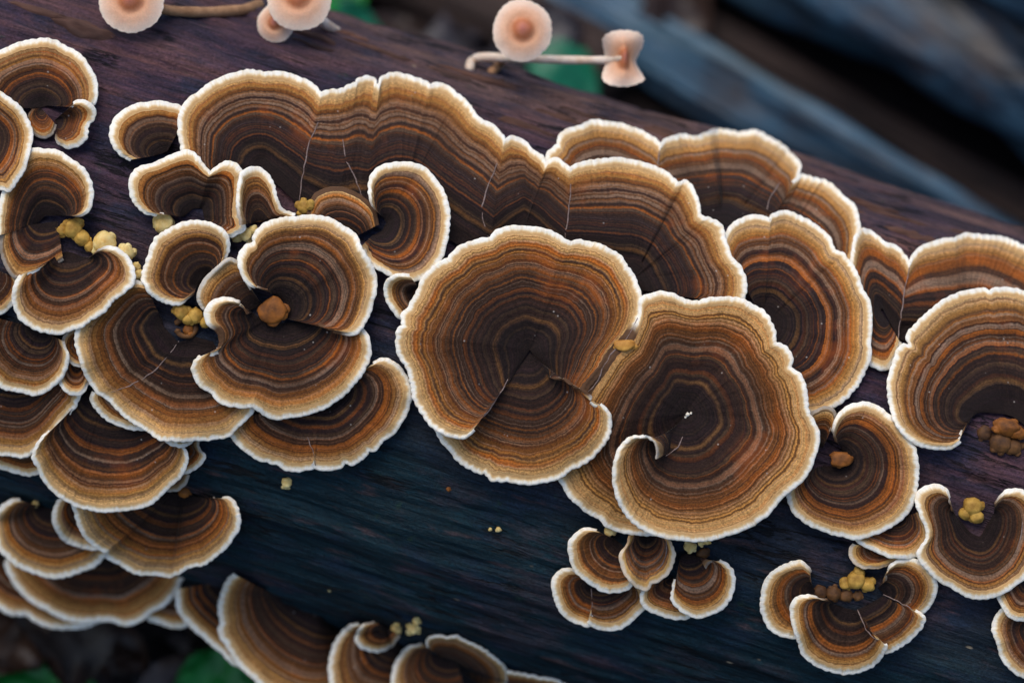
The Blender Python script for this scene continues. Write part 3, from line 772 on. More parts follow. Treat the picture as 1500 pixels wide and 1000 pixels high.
# --- left centre group
bracket('three-lobed brown bracket with mauve band, over a cream nodule',
    [F([(240, 314), (218, 311), (204, 303), (194, 287), (191, 268), (197, 254), (210, 245), (231, 239), (255, 230), (270, 222), (282, 225), (292, 235), (306, 254), (316, 248), (330, 240), (342, 242), (351, 252), (352, 272), (349, 296), (349, 318), (356, 333), (345, 341), (325, 345)], [(268, 318), (283, 306), (296, 305), (300, 322)], style='mid', m=13, ho=34)])
bracket('narrow upright amber lobe squeezed beside the three-lobed bracket',
    [F([(352, 330), (348, 300), (350, 272), (354, 255), (368, 248), (383, 250), (394, 260), (400, 275), (405, 294), (414, 310), (432, 316)], [(372, 326), (388, 324)], style='gold', m=12, ho=30)])
bracket('squarish tan bracket with a white edge, tilted away from the curled bracket',
    [F([(328, 384), (333, 368), (331, 350), (324, 338), (309, 329), (288, 327), (264, 329), (246, 338), (231, 350), (222, 368), (216, 386), (212, 407), (219, 424), (231, 435), (252, 443), (270, 440), (284, 430)], [(306, 402), (298, 412), (288, 420)], style='light', m=12, ho=32)])
bracket('smoky brown folded lobe between the squarish bracket and the big curl',
    [F([(312, 456), (298, 450), (291, 435), (299, 413), (317, 395), (334, 381), (348, 386), (358, 404), (368, 424)], [(368, 454), (384, 446)], style='light', m=7, ho=24, scal=.5, white=.6)])
bracket('broad fan bracket with golden ear and thick white edge, below the big curl',
    [F([(362, 460), (353, 446), (340, 440), (325, 440), (311, 446), (303, 459), (307, 474), (320, 484), (325, 498), (320, 513), (307, 517), (292, 524), (283, 537), (285, 550), (295, 564), (310, 574), (320, 585), (336, 592), (355, 594), (370, 592), (380, 600), (391, 607), (406, 611), (430, 608), (454, 603), (478, 594), (499, 579), (517, 561), (532, 540), (539, 519), (539, 498), (530, 485), (510, 484)], [(370, 458), (380, 466), (394, 472), (410, 474), (432, 472), (455, 472)], style='dark', ho=36, m=13, nowhite=[(326, 498, 12), (320, 485, 4)])])
bracket('big curled bracket with thick white edge wrapped round an orange-brown knob',
    [F([(392, 424), (376, 421), (362, 410), (353, 393), (351, 375), (359, 362), (372, 356), (373, 344), (386, 331), (410, 323), (437, 320), (455, 317), (479, 321), (503, 333), (521, 347), (528, 368), (539, 386), (548, 404), (550, 424), (544, 449), (534, 470), (522, 485), (511, 489), (488, 485), (466, 477)], [(400, 432), (412, 436), (420, 446), (420, 456), (416, 466)], style='dark', ho=38, m=14, nowhite=[(466, 477, 18), (488, 484, 12), (394, 424, 10)])])

# --- right side
bracket('white-edged bracket at the right border, under the U-shaped bracket',
    [F([(1480, 890), (1466, 896), (1458, 908), (1456, 922), (1462, 940), (1470, 965), (1485, 980), (1500, 988), (1525, 992)], [(1520, 925)], k=.5)])
bracket('small gold-banded lobe between the U-shaped bracket and the border bracket',
    [F([(1462, 862), (1464, 876), (1471, 890), (1482, 900), (1496, 905), (1515, 903)], [(1505, 852)], style='light', k=.6)])
bracket('small pale yellow-rimmed lobe under the amber wedge bracket',
    [F([(1252, 797), (1247, 806), (1250, 818), (1262, 828), (1285, 832), (1305, 826), (1322, 816)], [(1295, 803)], style='gold', m=9, yellow=True)])
bracket('amber wedge bracket with white edge under the heart-shaped disc bracket',
    [F([(1250, 778), (1254, 787), (1262, 795), (1280, 803), (1295, 810), (1310, 815), (1331, 816), (1346, 808), (1359, 789), (1356, 769), (1348, 748)], [(1305, 762), (1322, 758)], style='light', m=9, warm=1.1)])
bracket('crescent bracket with white edge behind the three-lobed lower bracket',
    [F([(1188, 852), (1186, 836), (1179, 827), (1169, 824), (1154, 829), (1139, 836), (1127, 847), (1118, 865), (1117, 892), (1124, 910), (1139, 925), (1154, 932), (1168, 932), (1185, 925)], [(1190, 858), (1196, 868)], style='light', m=12, k=.6)])
bracket('three-lobed lower bracket with rusty bands and two pale seams',
    [F([(1340, 896), (1352, 897), (1364, 880), (1370, 862), (1368, 847), (1358, 832), (1340, 820), (1322, 820), (1307, 826), (1299, 838), (1298, 850)], [(1295, 870), (1292, 866), (1286, 860)], style='mid', m=10, ho=24, k=.7),
     F([(1290, 952), (1300, 954), (1312, 949), (1331, 937), (1349, 916), (1352, 903), (1340, 895)], [(1256, 892), (1275, 884), (1293, 872)], style='mid', m=11, ho=32, k=.7, warm=1.15),
     F([(1212, 877), (1202, 877), (1187, 873), (1175, 875), (1164, 883), (1161, 896), (1165, 916), (1172, 940), (1179, 958), (1199, 973), (1220, 980), (1236, 985), (1259, 982), (1280, 973), (1294, 955), (1296, 944), (1284, 936)], [(1222, 884), (1238, 890), (1256, 894)], style='mid', m=11, ho=36, k=.7, over=True)],
    [((1256, 893), (1264, 912), (1275, 930), (1286, 938)), ((1294, 871), (1312, 879), (1328, 887), (1338, 895))])
bracket('U-shaped bracket wrapped round a mustard knob, touching the amber wedge',
    [F([(1395, 748), (1391, 728), (1383, 716), (1370, 712), (1355, 716), (1346, 727), (1344, 740), (1352, 757), (1358, 772), (1359, 788), (1350, 800), (1344, 811), (1352, 824), (1370, 844), (1394, 859), (1415, 871), (1436, 875), (1460, 871), (1478, 862), (1500, 844), (1518, 812), (1524, 770), (1518, 738), (1500, 721), (1484, 718), (1469, 722), (1457, 738)], [(1398, 752), (1408, 764), (1424, 782), (1436, 786), (1446, 768), (1456, 752)], style='mid', m=12, ho=30)], [((1498, 765), (1495, 785), (1490, 805))])
bracket('small smoky lobe behind the heart-shaped disc bracket, against the spiral bracket',
    [F([(1180, 612), (1195, 603), (1208, 597), (1220, 602), (1223, 615), (1216, 632)], [(1195, 655), (1206, 655)], style='light', m=5, scal=.5, white=.35)])
bracket('heart-shaped disc bracket with orange centre and white edge',
    [F([(1224, 646), (1220, 632), (1224, 616), (1234, 602), (1248, 594), (1264, 592), (1280, 596), (1296, 606), (1312, 620), (1326, 638), (1336, 656), (1342, 676), (1342, 700), (1338, 724), (1328, 748), (1308, 766), (1280, 780), (1252, 786), (1224, 782), (1192, 770), (1168, 752), (1156, 732), (1158, 714), (1170, 694)], [(1230, 652), (1238, 668), (1236, 678), (1222, 684), (1206, 682)], style='mid', ho=32, m=12)])
bracket('large C-shaped bracket curling round an orange stub at the right border',
    [F([(1410, 630), (1404, 646), (1390, 654), (1370, 656), (1345, 650), (1325, 635), (1312, 615), (1305, 590), (1303, 565), (1308, 540), (1316, 513), (1323, 506), (1333, 506), (1331, 493), (1340, 480), (1356, 464), (1372, 448), (1396, 434), (1420, 427), (1440, 425), (1450, 430), (1460, 425), (1484, 426), (1500, 430), (1540, 447), (1578, 490), (1598, 560), (1580, 640)], [(1425, 606), (1440, 604), (1470, 606), (1485, 610), (1500, 622), (1505, 632)], style='mid', ho=36, m=12)])

# --- little cluster below the spiral bracket
bracket('two fused little lobes with pale edge, lowest of the small cluster',
    [F([(852, 845), (836, 835), (822, 838), (811, 852), (814, 875), (824, 896), (842, 909), (861, 914), (874, 908)], [(862, 858), (868, 862)], style='light', k=.5),
     F([(866, 900), (862, 909), (872, 917), (892, 922), (910, 917), (926, 904), (939, 893), (945, 882), (940, 862)], [(868, 856), (900, 852)], style='light', k=.5, ho=26)], [((866, 862), (867, 882), (866, 902))])
bracket('little half-hidden lobe between the lowest pair and the necked lobe of the cluster',
    [F([(949, 856), (941, 870), (942, 882), (948, 890), (962, 897), (978, 902), (996, 905), (1010, 901)], [(985, 845)], style='mid', k=.5, ho=18)])
bracket('little shell-shaped bracket with broad tan band, upper edge of the small cluster',
    [F([(874, 777), (858, 775), (845, 782), (836, 797), (837, 815), (845, 834), (861, 849), (879, 862), (893, 865), (910, 863), (923, 856), (930, 842)], [(902, 790), (912, 798)], style='light', k=.6, ho=30)])
bracket('little lobe with long dark furrowed neck and pale edge, in the small cluster',
    [F([(990, 848), (988, 862), (987, 876), (993, 886), (1006, 896), (1022, 902), (1040, 899), (1056, 891), (1069, 873), (1075, 852), (1072, 836), (1063, 826), (1053, 821), (1040, 823), (1033, 832)], [(997, 812), (1010, 810), (1024, 815)], style='dark', k=.6, ho=34, m=10)])
bracket('little dark cup-shaped lobe with ochre edge in the middle of the small cluster',
    [F([(922, 784), (918, 800), (910, 815), (914, 834), (922, 847), (931, 857), (946, 861), (952, 852), (965, 848), (980, 837), (987, 815), (984, 800), (976, 786)], [(940, 782), (955, 782)], style='dark', k=.6, ho=38, m=9, yellow=True)], [((976, 790), (975, 812), (970, 826), (960, 836))])

# --- the two great discs
bracket('largest spiral disc bracket, its white-edged hook curling over a lower layer',
    [F([(962, 672), (960, 650), (946, 639), (926, 642), (910, 658), (902, 680), (900, 708), (910, 736), (926, 760), (950, 776), (978, 786), (1010, 790), (1042, 787), (1074, 780), (1106, 764), (1138, 736), (1154, 717), (1170, 705), (1184, 684), (1194, 660), (1197, 636), (1189, 616), (1182, 600), (1178, 572), (1170, 549), (1157, 540), (1158, 524), (1150, 510), (1136, 502), (1132, 484), (1126, 468), (1114, 454), (1094, 444), (1070, 439), (1042, 439), (1022, 444), (998, 438), (978, 430), (954, 432), (941, 440), (937, 464), (922, 492), (898, 512), (882, 540), (856, 575), (832, 630), (818, 690), (826, 709), (838, 727), (858, 744), (880, 757), (890, 769), (915, 777), (945, 781), (975, 778)],
       [(984, 660), (1003, 606), (1003, 606), (1003, 606), (1003, 606), (1003, 606), (1003, 606), (1003, 606), (1003, 606), (1003, 606), (1003, 606), (994, 632)], style='mid', warm=1.08, ho=40, m=13, lift=[(0, 46), (.15, 34), (.4, 12), (.75, 0), (.88, -18), (1, -26)], wave=4, cup=.7, nowhite=[(912, 500, 22), (892, 525, 28), (870, 556, 28), (845, 610, 50), (832, 655, 25)])],
    [((1000, 640), (992, 655), (975, 668))])
bracket('great round funnel bracket with white edge, a skirt-like lower lobe fused to it',
    [F([(639, 618), (642, 634), (650, 648), (661, 658), (669, 670), (684, 681), (702, 689), (712, 690), (720, 699), (730, 702), (744, 703), (759, 706), (780, 707), (798, 703), (822, 696), (834, 687), (855, 678), (876, 660), (888, 642), (894, 621), (889, 606), (879, 594), (864, 585), (852, 571), (838, 564), (826, 555), (812, 555)], [(756, 545), (776, 516), (776, 516), (776, 516), (776, 516), (802, 552)], style='mid', warm=1.15, ho=36, m=13, lift=[(0, -10), (.5, 8), (1, 22)], nowhite=[(815, 556, 14), (836, 562, 14), (853, 572, 10)]),
     F([(694, 628), (681, 638), (660, 637), (639, 627), (624, 612), (609, 586), (604, 560), (598, 538), (587, 522), (582, 504), (584, 484), (592, 478), (590, 462), (602, 447), (611, 432), (620, 411), (635, 393), (656, 380), (671, 366), (692, 356), (707, 351), (719, 351), (728, 341), (746, 335), (776, 335), (800, 339), (821, 348), (836, 357), (848, 355), (875, 360), (896, 369), (911, 381), (917, 393), (926, 405), (935, 426), (938, 446), (934, 464), (928, 480), (914, 498), (898, 514), (884, 538), (858, 572)],
       [(756, 545), (776, 512), (776, 512), (776, 512), (776, 512), (776, 512), (776, 512), (776, 512), (776, 512), (802, 550)], style='dark', warm=1.05, ho=40, m=13, lift=[(0, 22), (.15, 6), (1, 0)], wave=4, cup=.7, gap=-7, nowhite=[(912, 500, 22), (892, 525, 28), (870, 556, 28), (858, 575, 20)])],
    [((744, 556), (733, 575), (718, 598), (706, 612), (692, 628)), ((934, 466), (917, 497), (898, 515), (884, 538), (875, 558), (861, 574))], fused=True)

# --- young knobs and nodules
nodule('white downy fleck in the heart of the spiral disc bracket', 1007, 607, 3.2, M_PORE, seed=31, on='top', lump=.6, spots=[(0, 0, 1), (5, -2, .6), (-3, 4, .6)], dz=0)
nodule('cream button nodule under the three-lobed brown bracket', 240, 326, 19, M_NOD, seed=1, lump=.2)
nodule('pale yellow nodule with a tiny twin beside the twisted dark-topped bracket', 153, 356, 20, M_NOD, seed=2, spots=[(0, 0, 1), (32, 14, .8), (-12, 8, .5)])
nodule('lumpy mustard nodule cluster below the stacked dark lobe', 108, 335, 17, M_OLIVE, seed=3, spots=[(0, 0, 1), (-18, 3, .6), (12, 14, .85), (24, 26, .6), (6, -8, .6)])
nodule('small amber nodule at the edge of the twisted bracket above the split fan', 204, 402, 10, M_NOD, seed=4, spots=[(0, 0, 1), (-4, -12, .8)])
nodule('olive nodule wedged between the narrow amber lobe and the dark sunken lobe', 446, 303, 15, M_OLIVE, seed=5, on='top')
nodule('yellow-brown knob below the narrow upright amber lobe', 360, 344, 13, M_NOD, seed=6, spots=[(0, 0, 1), (10, -6, .8), (-14, 4, .7)])
nodule('orange-brown round knob held inside the big curled bracket', 400, 455, 27, M_NODO, seed=7, on='log', dz=8, sq=(1.0, .85, .36), lump=.2)
nodule('ruffled ochre knob behind the rolled nub of the split fan bracket', 266, 456, 15, M_OLIVE, seed=8, spots=[(0, 0, 1), (20, 6, .9), (36, 16, .7), (10, 10, .8)], dz=8)
nodule('rusty bead inside the rolled nub of the split fan bracket', 276, 483, 9, M_NODO, seed=9, on='top', dz=4, lump=.15)
nodule_curl(272, 481)
nodule('mustard knob cradled by the U-shaped bracket', 1424, 742, 17, M_OLIVE, seed=10, spots=[(0, 0, 1), (-10, 10, .7), (6, 14, .8)])
nodule('ruffled mustard knob above the three-lobed lower bracket', 1254, 848, 17, M_OLIVE, seed=11, spots=[(0, 0, 1), (-16, 6, .7), (16, 8, .8), (4, -10, .6)])
nodule('rough brown ridge joining the crescent and three-lobed lower brackets', 1222, 868, 14, M_NODK, seed=12, spots=[(0, 0, 1), (-20, -2, .9), (18, 4, .9), (34, 4, .7)])
nodule('orange stub inside the large C-shaped bracket', 1476, 626, 20, M_NODO, seed=13, spots=[(0, 0, 1), (14, 8, .7)], sq=(1.1, .8, .8), dz=14)
nodule('dark olive lump under the orange stub of the C-shaped bracket', 1466, 648, 20, M_NODK, seed=14, spots=[(0, 0, 1), (-24, -14, .7), (18, 6, .8)])
nodule('glowing orange bump at the centre of the heart-shaped disc bracket', 1232, 674, 17, M_NODO, seed=15, dz=8, sq=(1.2, .8, .45), lump=.3)
nodule('gold wrinkle on the join between the two great disc brackets', 914, 506, 15, M_GOLD, seed=16, on='top', sq=(1.3, .7, .35), dz=-2)
nodule('cream bead nodule under the spiral disc beside the small cluster', 1011, 801, 11, M_NOD, seed=17, spots=[(0, 0, 1), (16, -6, .55), (25, -9, .6)], dz=6)
nodule('pale stub above the shell-shaped little bracket', 894, 776, 11, M_NOD, seed=18)
nodule('brown stub behind the necked little lobe of the cluster', 1030, 810, 11, M_NODK, seed=19)
nodule('lone amber bead nodule on the bare wood below the lowest rusty fan', 420, 707, 10, M_NOD, seed=20, lump=.3)
nodule('tiny white bead on the bare wood near the spiral disc', 730, 775, 5, M_NOD, seed=21, spots=[(0, 0, 1), (-12, 0, .7)])
nodule('tiny pale bead on the dark wood above the under-edge row', 483, 863, 4.5, M_NOD, seed=22)
nodule('reddish speck on the bare wood beside the skirt of the funnel bracket', 657, 716, 4.5, M_NODO, seed=23)
nodule('ochre knob beside the small tan lobe of the under-edge row', 580, 920, 11, M_NOD, seed=24)
nodule('pale cup-shaped knob at the end of the small lobes of the under-edge row', 606, 919, 12, M_NOD, seed=25, spots=[(0, 0, 1), (4, -10, .7), (-6, 6, .6)])
nodule('pale yellow knob on the top edge of the blue-banded half-round bracket', 52, 738, 9, M_NOD, seed=26, spots=[(0, 0, .8), (0, 8, .8)], dz=6)
nodule('ochre base knob above the amber fan bracket', 270, 720, 11, M_NODO, seed=27)
# ------------------------------------------------------------------ loose bark on the log
def bark_flake(u, v, la, lw, h, seed):
    w = float(wlog(u, v)); a0, p0 = axial(metric(u, v, w)[None]); a0, p0 = float(a0[0]), float(p0[0])
    x = np.linspace(-1, 1, 34); y = np.linspace(-1, 1, 12)
    X, Y = np.meshgrid(x, y, indexing='ij')
    half = (1 - np.abs(x) ** 2.2) * (1 + .3 * vnoise(x * 4, seed, 0, 61)) + .03
    A = a0 + X * la + 4 * vnoise(X * 3, Y * 3, seed, 62)
    Pp = p0 + (Y * half[:, None] * lw + 2 * vnoise(X * 2, seed, 0, 63)) / R
    prof = np.where(np.abs(Y) > .99, -6, h * (1 - np.abs(Y) ** 4) * (.55 + .45 * vnoise(X * 4, Y * 2.5, seed, 64))) - 6 * np.abs(X) ** 6
    r = R + log_disp(A, Pp) + prof
    n2 = np.array([sa, ca, 0.0]); bk = np.array([0, 0, 1.0])
    V = AXP + A[..., None] * AX + (r * np.sin(Pp))[..., None] * n2 + (r * np.cos(Pp))[..., None] * bk
    q = grid_quads(34, 12)
    put('bark_flake', raw_mesh('bark_flake', to_world(V.reshape(-1, 3)) - np.array(LOG_ORG), q, mat=M_FLAKE), None, LOG)

rnd = random.Random(5)
bark_flake(122, 42, 52, 15, 9, 1); bark_flake(62, 18, 60, 9, 5, 2)
for i in range(26):
    u = 430 + i * 44 + rnd.uniform(-18, 18)
    e = -128 + .318 * u                       # upper silhouette
    bark_flake(u, e + rnd.choice([14, 20, 30, 44, 60]) + rnd.uniform(-4, 8), rnd.uniform(28, 80), rnd.uniform(4, 10), rnd.uniform(2, 6), 10 + i)
# ------------------------------------------------------------------ small pinkish mushrooms along the crest
def mush_material():
    k = NT('pinkish_mushroom_skin'); ob = k.obj(); t = k.attr('t')
    t2 = k.math('ADD', t, k.math('MULTIPLY', k.math('SUBTRACT', k.noise(ob, 500, 3), .5), .16))
    col = k.ramp(t2, [(0, srgb(182, 108, 92)), (.16, srgb(192, 116, 84)), (.28, srgb(188, 108, 62)), (.46, srgb(214, 154, 114)), (.72, srgb(228, 182, 150)), (1, srgb(242, 216, 194))])
    sp_ = k.noise(ob, 2600, 2, .7); b = k.maprange(sp_, .25, .75, .86, 1.1); cb = k.n('CombineColor')
    for i in range(3): k.l(b, cb.inputs[i])
    k.base(k.mix(1.0, col, cb.outputs[0], 'MULTIPLY'))
    k.l(k.bump(sp_, .5, .0003), k.b.inputs['Normal']); k.set(Roughness=.6)
    k.b.inputs['Subsurface Weight'].default_value = .25; k.b.inputs['Subsurface Radius'].default_value = (.003, .0015, .001); k.b.inputs['Subsurface Scale'].default_value = 1.0
    return k.m
M_MUSH = mush_material()
M_STEM = simple_material('pale_stem', srgb(206, 176, 148), srgb(236, 222, 208), 300, .6, sss=.15)
M_STEMB = simple_material('tan_stem', srgb(128, 92, 62), srgb(186, 142, 104), 300, .65)
M_GILL = simple_material('white_gills', srgb(222, 214, 206), srgb(244, 240, 236), 900, .7)

def mushroom(label, c, r, axis, h, stem, srad, stem_mat, fold=0.0, seed=0, squash=(1, 1)):
    c = metric(*c); n = np.array(axis, float); n /= np.linalg.norm(n)
    ex = np.cross([0, 1, 0], n); ex /= np.linalg.norm(ex); ey = np.cross(n, ex)
    th = np.linspace(0, 2 * math.pi, 72, endpoint=False); rho = np.linspace(0.001, 1, 20)
    TH, RH = np.meshgrid(th, rho, indexing='ij')
    edge = 1 + RH ** 6 * (.03 * np.abs(np.sin(TH * 13 + seed)) + .035 * vnoise(np.cos(TH) * 2.5 + seed, np.sin(TH) * 2.5, 0, 71))
    x = r * RH * np.cos(TH) * edge * squash[0]; y = r * RH * np.sin(TH) * edge * squash[1]
    z = h * (1 - RH ** 2.4) + .14 * r * np.exp(-(RH / .26) ** 2) - .07 * r * np.exp(-((RH - .42) / .12) ** 2) + .02 * r * vnoise(x / 14, y / 14, seed, 72)
    def bend(x, y, z):
        if fold:
            f = fold * (1 - 1.5 * np.clip(np.abs(y) / r, 0, 1) ** 1.5)
            z = z - np.abs(x) * f * 1.1; x = x * (1 - f * .85)
        return x, y, z
    tx, ty, tz = bend(x, y, z)
    top = c + tx[..., None] * ex + ty[..., None] * ey + tz[..., None] * n
    rr = np.array([1, .97, .8, .55, .3, .12])
    gx = r * rr[None] * np.cos(th)[:, None] * edge[:, -1:] * squash[0]; gy = r * rr[None] * np.sin(th)[:, None] * edge[:, -1:] * squash[1]
    gz = h * .55 * (1 - rr[None] ** 2) - .05 * r * (rr[None] < .99) + 1.2 * np.sin(th * 36)[:, None] * (rr[None] < .9)
    gx, gy, gz = bend(gx, gy, np.broadcast_to(gz, gx.shape))
    gl = c + gx[..., None] * ex + gy[..., None] * ey + gz[..., None] * n
    sp_ = spline([list(metric(*p)) for p in stem] + [list(c + n * h * .45)], 5.0)
    org = to_world(sp_[0])
    e = empty('bonnet_mushroom', org, label, 'mushroom', 'small pinkish mushrooms on the crest of the log')
    q = grid_quads(72, 20, True)
    put('cap', raw_mesh('cap', to_world(top.reshape(-1, 3)) - org, q, attrs={'t': RH}, mat=M_MUSH), None, e)
    put('gills', raw_mesh('gills', to_world(gl.reshape(-1, 3)) - org, grid_quads(72, 6, True), mat=M_GILL), None, e)
    f = np.linspace(0, 1, len(sp_))
    v, q = tube(to_world(sp_), srad * S * (1.25 - .3 * f + .08 * vnoise(f * 14, seed, 0, 73)), 14)
    put('stem', raw_mesh('stem', v - org, q, mat=stem_mat), None, e)
    return e

def on(u, v, d=0.0):
    return (u, v, float(hget(HS, np.array(u), np.array(v))) + d)
mushroom('pink-capped mushroom with a long tan stem lying along the crest of the log', (192, 2, on(192, 10)[2] + 60), 48, (.02, .15, 1), 15, [on(380, 8, -3), on(355, 15, 10), on(300, 18, 22), (245, 15, on(245, 15)[2] + 30)], 7.5, M_STEMB, seed=1)
mushroom('larger pink mushroom cap with a torn edge, overlapping a smaller cap', (438, 1, on(438, 40)[2] + 75), 48, (.0, .28, 1), 20, [on(492, 46, -3), (478, 36, on(478, 46)[2] + 14), (458, 18, on(458, 40)[2] + 40)], 6.5, M_STEM, seed=2)
mushroom('smaller pale pink mushroom cap tucked under the torn-edged cap', (404, 34, on(404, 40)[2] + 38), 29, (-.12, .05, 1), 11, [on(388, 30, -3), (394, 32, on(394, 40)[2] + 18)], 5.5, M_STEMB, seed=3)
mushroom('round pink mushroom with a reddish central bump, on a short brown stem', (765, 45, -215), 46, (.04, .10, 1), 14, [on(720, 106, -3), (729, 97, -345), (742, 82, -320), (756, 62, -270)], 6.0, M_STEMB, seed=4, squash=(.98, 1.03))
mushroom('folded saddle-shaped pink mushroom at the end of a long white stem', (914, 86, -235), 47, (.10, .06, 1), 12, [on(688, 101, -3), (691, 90, -335), (708, 84, -320), (760, 86, -305), (830, 88, -285), (888, 88, -262)], 6.0, M_STEM, fold=.62, seed=5, squash=(1.05, .92))

# ------------------------------------------------------------------ forest floor and what lies on it
CAMW = np.array(cam.matrix_world.translation)
def at_height(u, v, z):
    p = W3(u, v, 0.0); d = p - CAMW
    return CAMW + d * ((z - CAMW[2]) / d[2])

def soil_h(x, y):
    r = np.sqrt(x * x + y * y)
    return (.010 * fbm(x * 6, y * 6, 0, 81, 4) + .004 * fbm(x * 40, y * 40, 0, 82, 3)) * np.clip(1.6 - r / 3, .15, 1) - .004

def build_soil():
    g = np.r_[-150, -60, -25, -10, -5, -3, -2, -1.5, np.arange(-1.2, 1.201, .015), 1.5, 2, 3, 5, 10, 25, 60, 150]
    X, Y = np.meshgrid(g, g, indexing='ij')
    Z = soil_h(X, Y)
    m = simple_material('damp_dark_soil', srgb(16, 12, 14), srgb(40, 30, 28), 38, .85, bumpd=.004, bumps=.8)
    n = len(g)
    o = put('forest_floor', raw_mesh('forest_floor', np.stack([X, Y, Z], -1).reshape(-1, 3), grid_quads(n, n), mat=m))
    tag(o, 'dark damp soil of the forest floor under the log', 'ground', kind='structure')
build_soil()

def blue_bark():
    k = NT('wet_blue_grey_bark'); ob = k.obj()
    g = k.noise(k.stretch(ob, (12, 38, 38)), 1.0, 6, .65, dist=.6); b = k.noise(ob, 30, 4, .6)
    col = k.ramp(g, [(.32, srgb(10, 11, 16)), (.43, srgb(34, 56, 76)), (.56, srgb(58, 94, 120)), (.8, srgb(84, 106, 110))])
    col = k.mix(k.maprange(b, .55, .7, 0, .7), col, srgb(58, 44, 40))
    k.base(col); k.l(k.bump(g, .9, .004), k.b.inputs['Normal']); k.set(Roughness=.42); k.b.inputs['Specular IOR Level'].default_value = .45
    return k.m
M_BLUE = blue_bark()
M_TWIG = simple_material('grey_brown_twig', srgb(34, 27, 27), srgb(76, 60, 54), 60, .8, sc=(.3, 1, 1), bumpd=.002)

def bark_log(name, label, p0, p1, rad, amp, mat, seed, cat, plates=True):
    p0, p1 = np.array(p0, float), np.array(p1, float)
    d = p1 - p0; L = np.linalg.norm(d); d /= L
    e1 = np.cross(d, [0, 0, 1.0]); e1 /= np.linalg.norm(e1); e2 = np.cross(e1, d)
    ns, na = max(24, int(L / .006)), 96
    f = np.linspace(0, L, ns); th = np.linspace(0, 2 * math.pi, na, endpoint=False)
    Fm, T = np.meshgrid(f, th, indexing='ij')
    rr = rad * (1 + .06 * vnoise(Fm / .12, seed, 0, 91))
    n = fbm(Fm / .09 + seed, np.cos(T) * 3, np.sin(T) * 3, 92, 3)
    rr = rr + amp * n - (amp * 2.2 * np.clip(-fbm(Fm / .14 + 5, np.cos(T) * 5, np.sin(T) * 5, 93 + seed, 3) - .15, 0, .6) if plates else 0)
    V = np.zeros((ns, na, 3))
    V[:] = p0 + Fm[..., None] * d + (rr * np.cos(T))[..., None] * e1 + (rr * np.sin(T))[..., None] * e2
    V[0] = p0 + (V[0] - p0) * .1; V[-1] = p1 + (V[-1] - p1) * .1
    idx = np.arange(ns * na).reshape(ns, na).T.ravel()
    q = idx[grid_quads(na, ns, True)]
    # local frame: X along the log so the grain follows it
    M = np.stack([d, e1, e2])
    me = raw_mesh(name, (V.reshape(-1, 3) - p0) @ M.T, q, mat=mat)
    o = put(name, me); mw = Matrix(M.T.tolist()).to_4x4(); mw.translation = Vector(p0); o.matrix_world = mw
    return tag(o, label, cat)

def log_through(ua, va, ub, vb, rad, ext0=.25, ext1=.25, z=None):
    a, b = at_height(ua, va, rad if z is None else z), at_height(ub, vb, rad if z is None else z)
    d = (b - a) / np.linalg.norm(b - a)
    return a - d * ext0, b + d * ext1
p0, p1 = log_through(1100, -262, 1700, 98, .05)
bark_log('fallen_log', 'large blue-grey wet log lying blurred behind the fungus-covered log', p0, p1, .05, .009, M_BLUE, 3, 'log')
p0, p1 = log_through(950, 68, 1430, 355, .011)
bark_log('fallen_branch', 'mottled bluish branch lying between the two logs', p0, p1, .011, .0035, M_BLUE, 7, 'branch')
p0, p1 = log_through(880, -30, 1380, 240, .008)
bark_log('fallen_branch', 'dark brown branch lying along the foot of the blue-grey log', p0, p1, .008, .0015, M_TWIG, 9, 'branch')
p0, p1 = log_through(560, -60, 800, 60, .014, .2, .03)
bark_log('fallen_branch', 'brown broken branch behind the crest mushrooms', p0, p1, .014, .002, M_TWIG, 12, 'branch')
p0, p1 = at_height(120, 905, .012), at_height(150, 1050, .006)
bark_log('twig', 'grey-brown twig on the soil below the lowest brackets', p0, p1, .0045, .0004, M_TWIG, 15, 'twig', False)
for sx in (-.62, .64):                                             # what the log rests on, beyond both sides of the view
    zz = (HLOG - R * S) * .5
    bark_log('fallen_branch', 'thick branch propping up the ' + ('far left' if sx < 0 else 'far right') + ' end of the fungus-covered log', (sx, -.35, zz - .001), (sx + .05, .35, zz - .001), zz + .002, .0015, M_TWIG, 20, 'branch', False)

def leaf_material(name, c1, c2):
    k = NT(name); ob = k.obj()
    k.base(k.ramp(k.noise(ob, 60, 4), [(.3, c1), (.7, c2)])); k.set(Roughness=.45)
    k.b.inputs['Transmission Weight'].default_value = 0.0
    return k.m
M_GREEN = leaf_material('green_leaf_blade', srgb(6, 92, 30), srgb(16, 140, 46))
M_TEALL = leaf_material('bluish_green_leaf_blade', srgb(4, 92, 66), srgb(10, 124, 88))
M_DEAD = [leaf_material('dead_leaf_brown', srgb(32, 22, 20), srgb(62, 44, 36)), leaf_material('dead_leaf_grey', srgb(34, 32, 38), srgb(58, 52, 58)), leaf_material('dead_leaf_russet', srgb(44, 28, 20), srgb(84, 54, 36))]

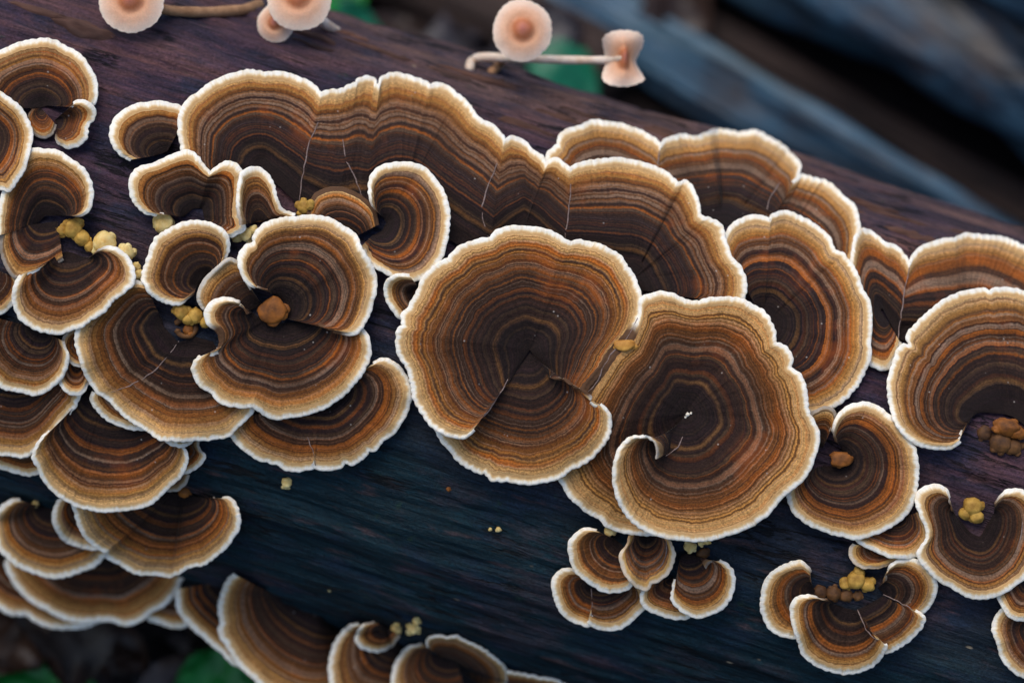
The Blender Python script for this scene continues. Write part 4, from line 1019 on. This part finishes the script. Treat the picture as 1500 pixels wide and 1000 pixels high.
def leaf_mesh(L, Wd, seed, curl):
    x = np.linspace(0, 1, 22); y = np.linspace(-1, 1, 9)
    X, Y = np.meshgrid(x, y, indexing='ij')
    half = Wd * np.sin(np.clip(x, 0, 1) ** .8 * math.pi) ** .75 * (1 + .06 * np.sin(x * 60)) + .0004
    Z = np.abs(Y) * half[:, None] * .35 * curl + .012 * curl * np.sin(X * 3 + seed) + .002 * vnoise(X * 6, Y * 4, seed, 95)
    top = np.stack([(X - .5) * L, Y * half[:, None], Z], -1).reshape(-1, 3)
    bot = top - np.array([0, 0, .0004])
    q = grid_quads(22, 9)
    return np.vstack([top, bot]), np.vstack([q, q[:, ::-1] + len(top)])

def leaf(name, u, v, z, L, Wd, yaw, tiltx, tilty, mat, label, cat='leaf', group=None, curl=.5, seed=0):
    V, q = leaf_mesh(L, Wd, seed, curl)
    p = at_height(u, v, z)
    o = put(name, raw_mesh(name, V, q, mat=mat), p); o.rotation_euler = (tiltx, tilty, yaw)
    return tag(o, label, cat, group)
leaf('green_leaf', 828, 128, .035, .030, .011, -.36, .15, .05, M_TEALL, 'bluish green leaf lying behind the long white mushroom stem', seed=1)
leaf('green_leaf', 535, 44, .035, .024, .006, -.35, .1, .1, M_TEALL, 'bluish green leaf behind the crest beside the torn-edged mushroom', seed=2)
leaf('green_leaf', 500, 8, .03, .030, .007, 1.2, .3, .1, M_GREEN, 'narrow green leaf standing up beside the torn-edged mushroom', seed=3)
leaf('green_leaf', 318, 1008, .030, .024, .012, .2, .2, 0, M_GREEN, 'bright green leaf on the soil below the tilted half-disc bracket', seed=4)
leaf('green_leaf', 30, 985, .012, .045, .006, .1, .3, 0, M_GREEN, 'long narrow green leaf on the soil below the lowest brackets', seed=5)
rs = np.random.RandomState(4)
k_ = 0
for (u0, u1, v0, v1, n) in ((470, 1000, -60, 110, 12), (-80, 420, 900, 1060, 12)):
    for i in range(n):
        u, v = rs.uniform(u0, u1), rs.uniform(v0, v1)
        o = leaf('dead_leaf', u, v, .008 + rs.uniform(0, .008), rs.uniform(.025, .05), rs.uniform(.008, .014), rs.uniform(0, 6.28), rs.uniform(-.3, .3), rs.uniform(-.3, .3), M_DEAD[k_ % 3],
             ('dead brown leaf among the litter below the lowest brackets' if v > 500 else 'dead brown leaf among the litter behind the fungus-covered log'), 'leaf', 'dead leaves on the forest floor' if v > 500 else 'dead leaves behind the log', curl=rs.uniform(.3, 1.2), seed=k_)
        k_ += 1
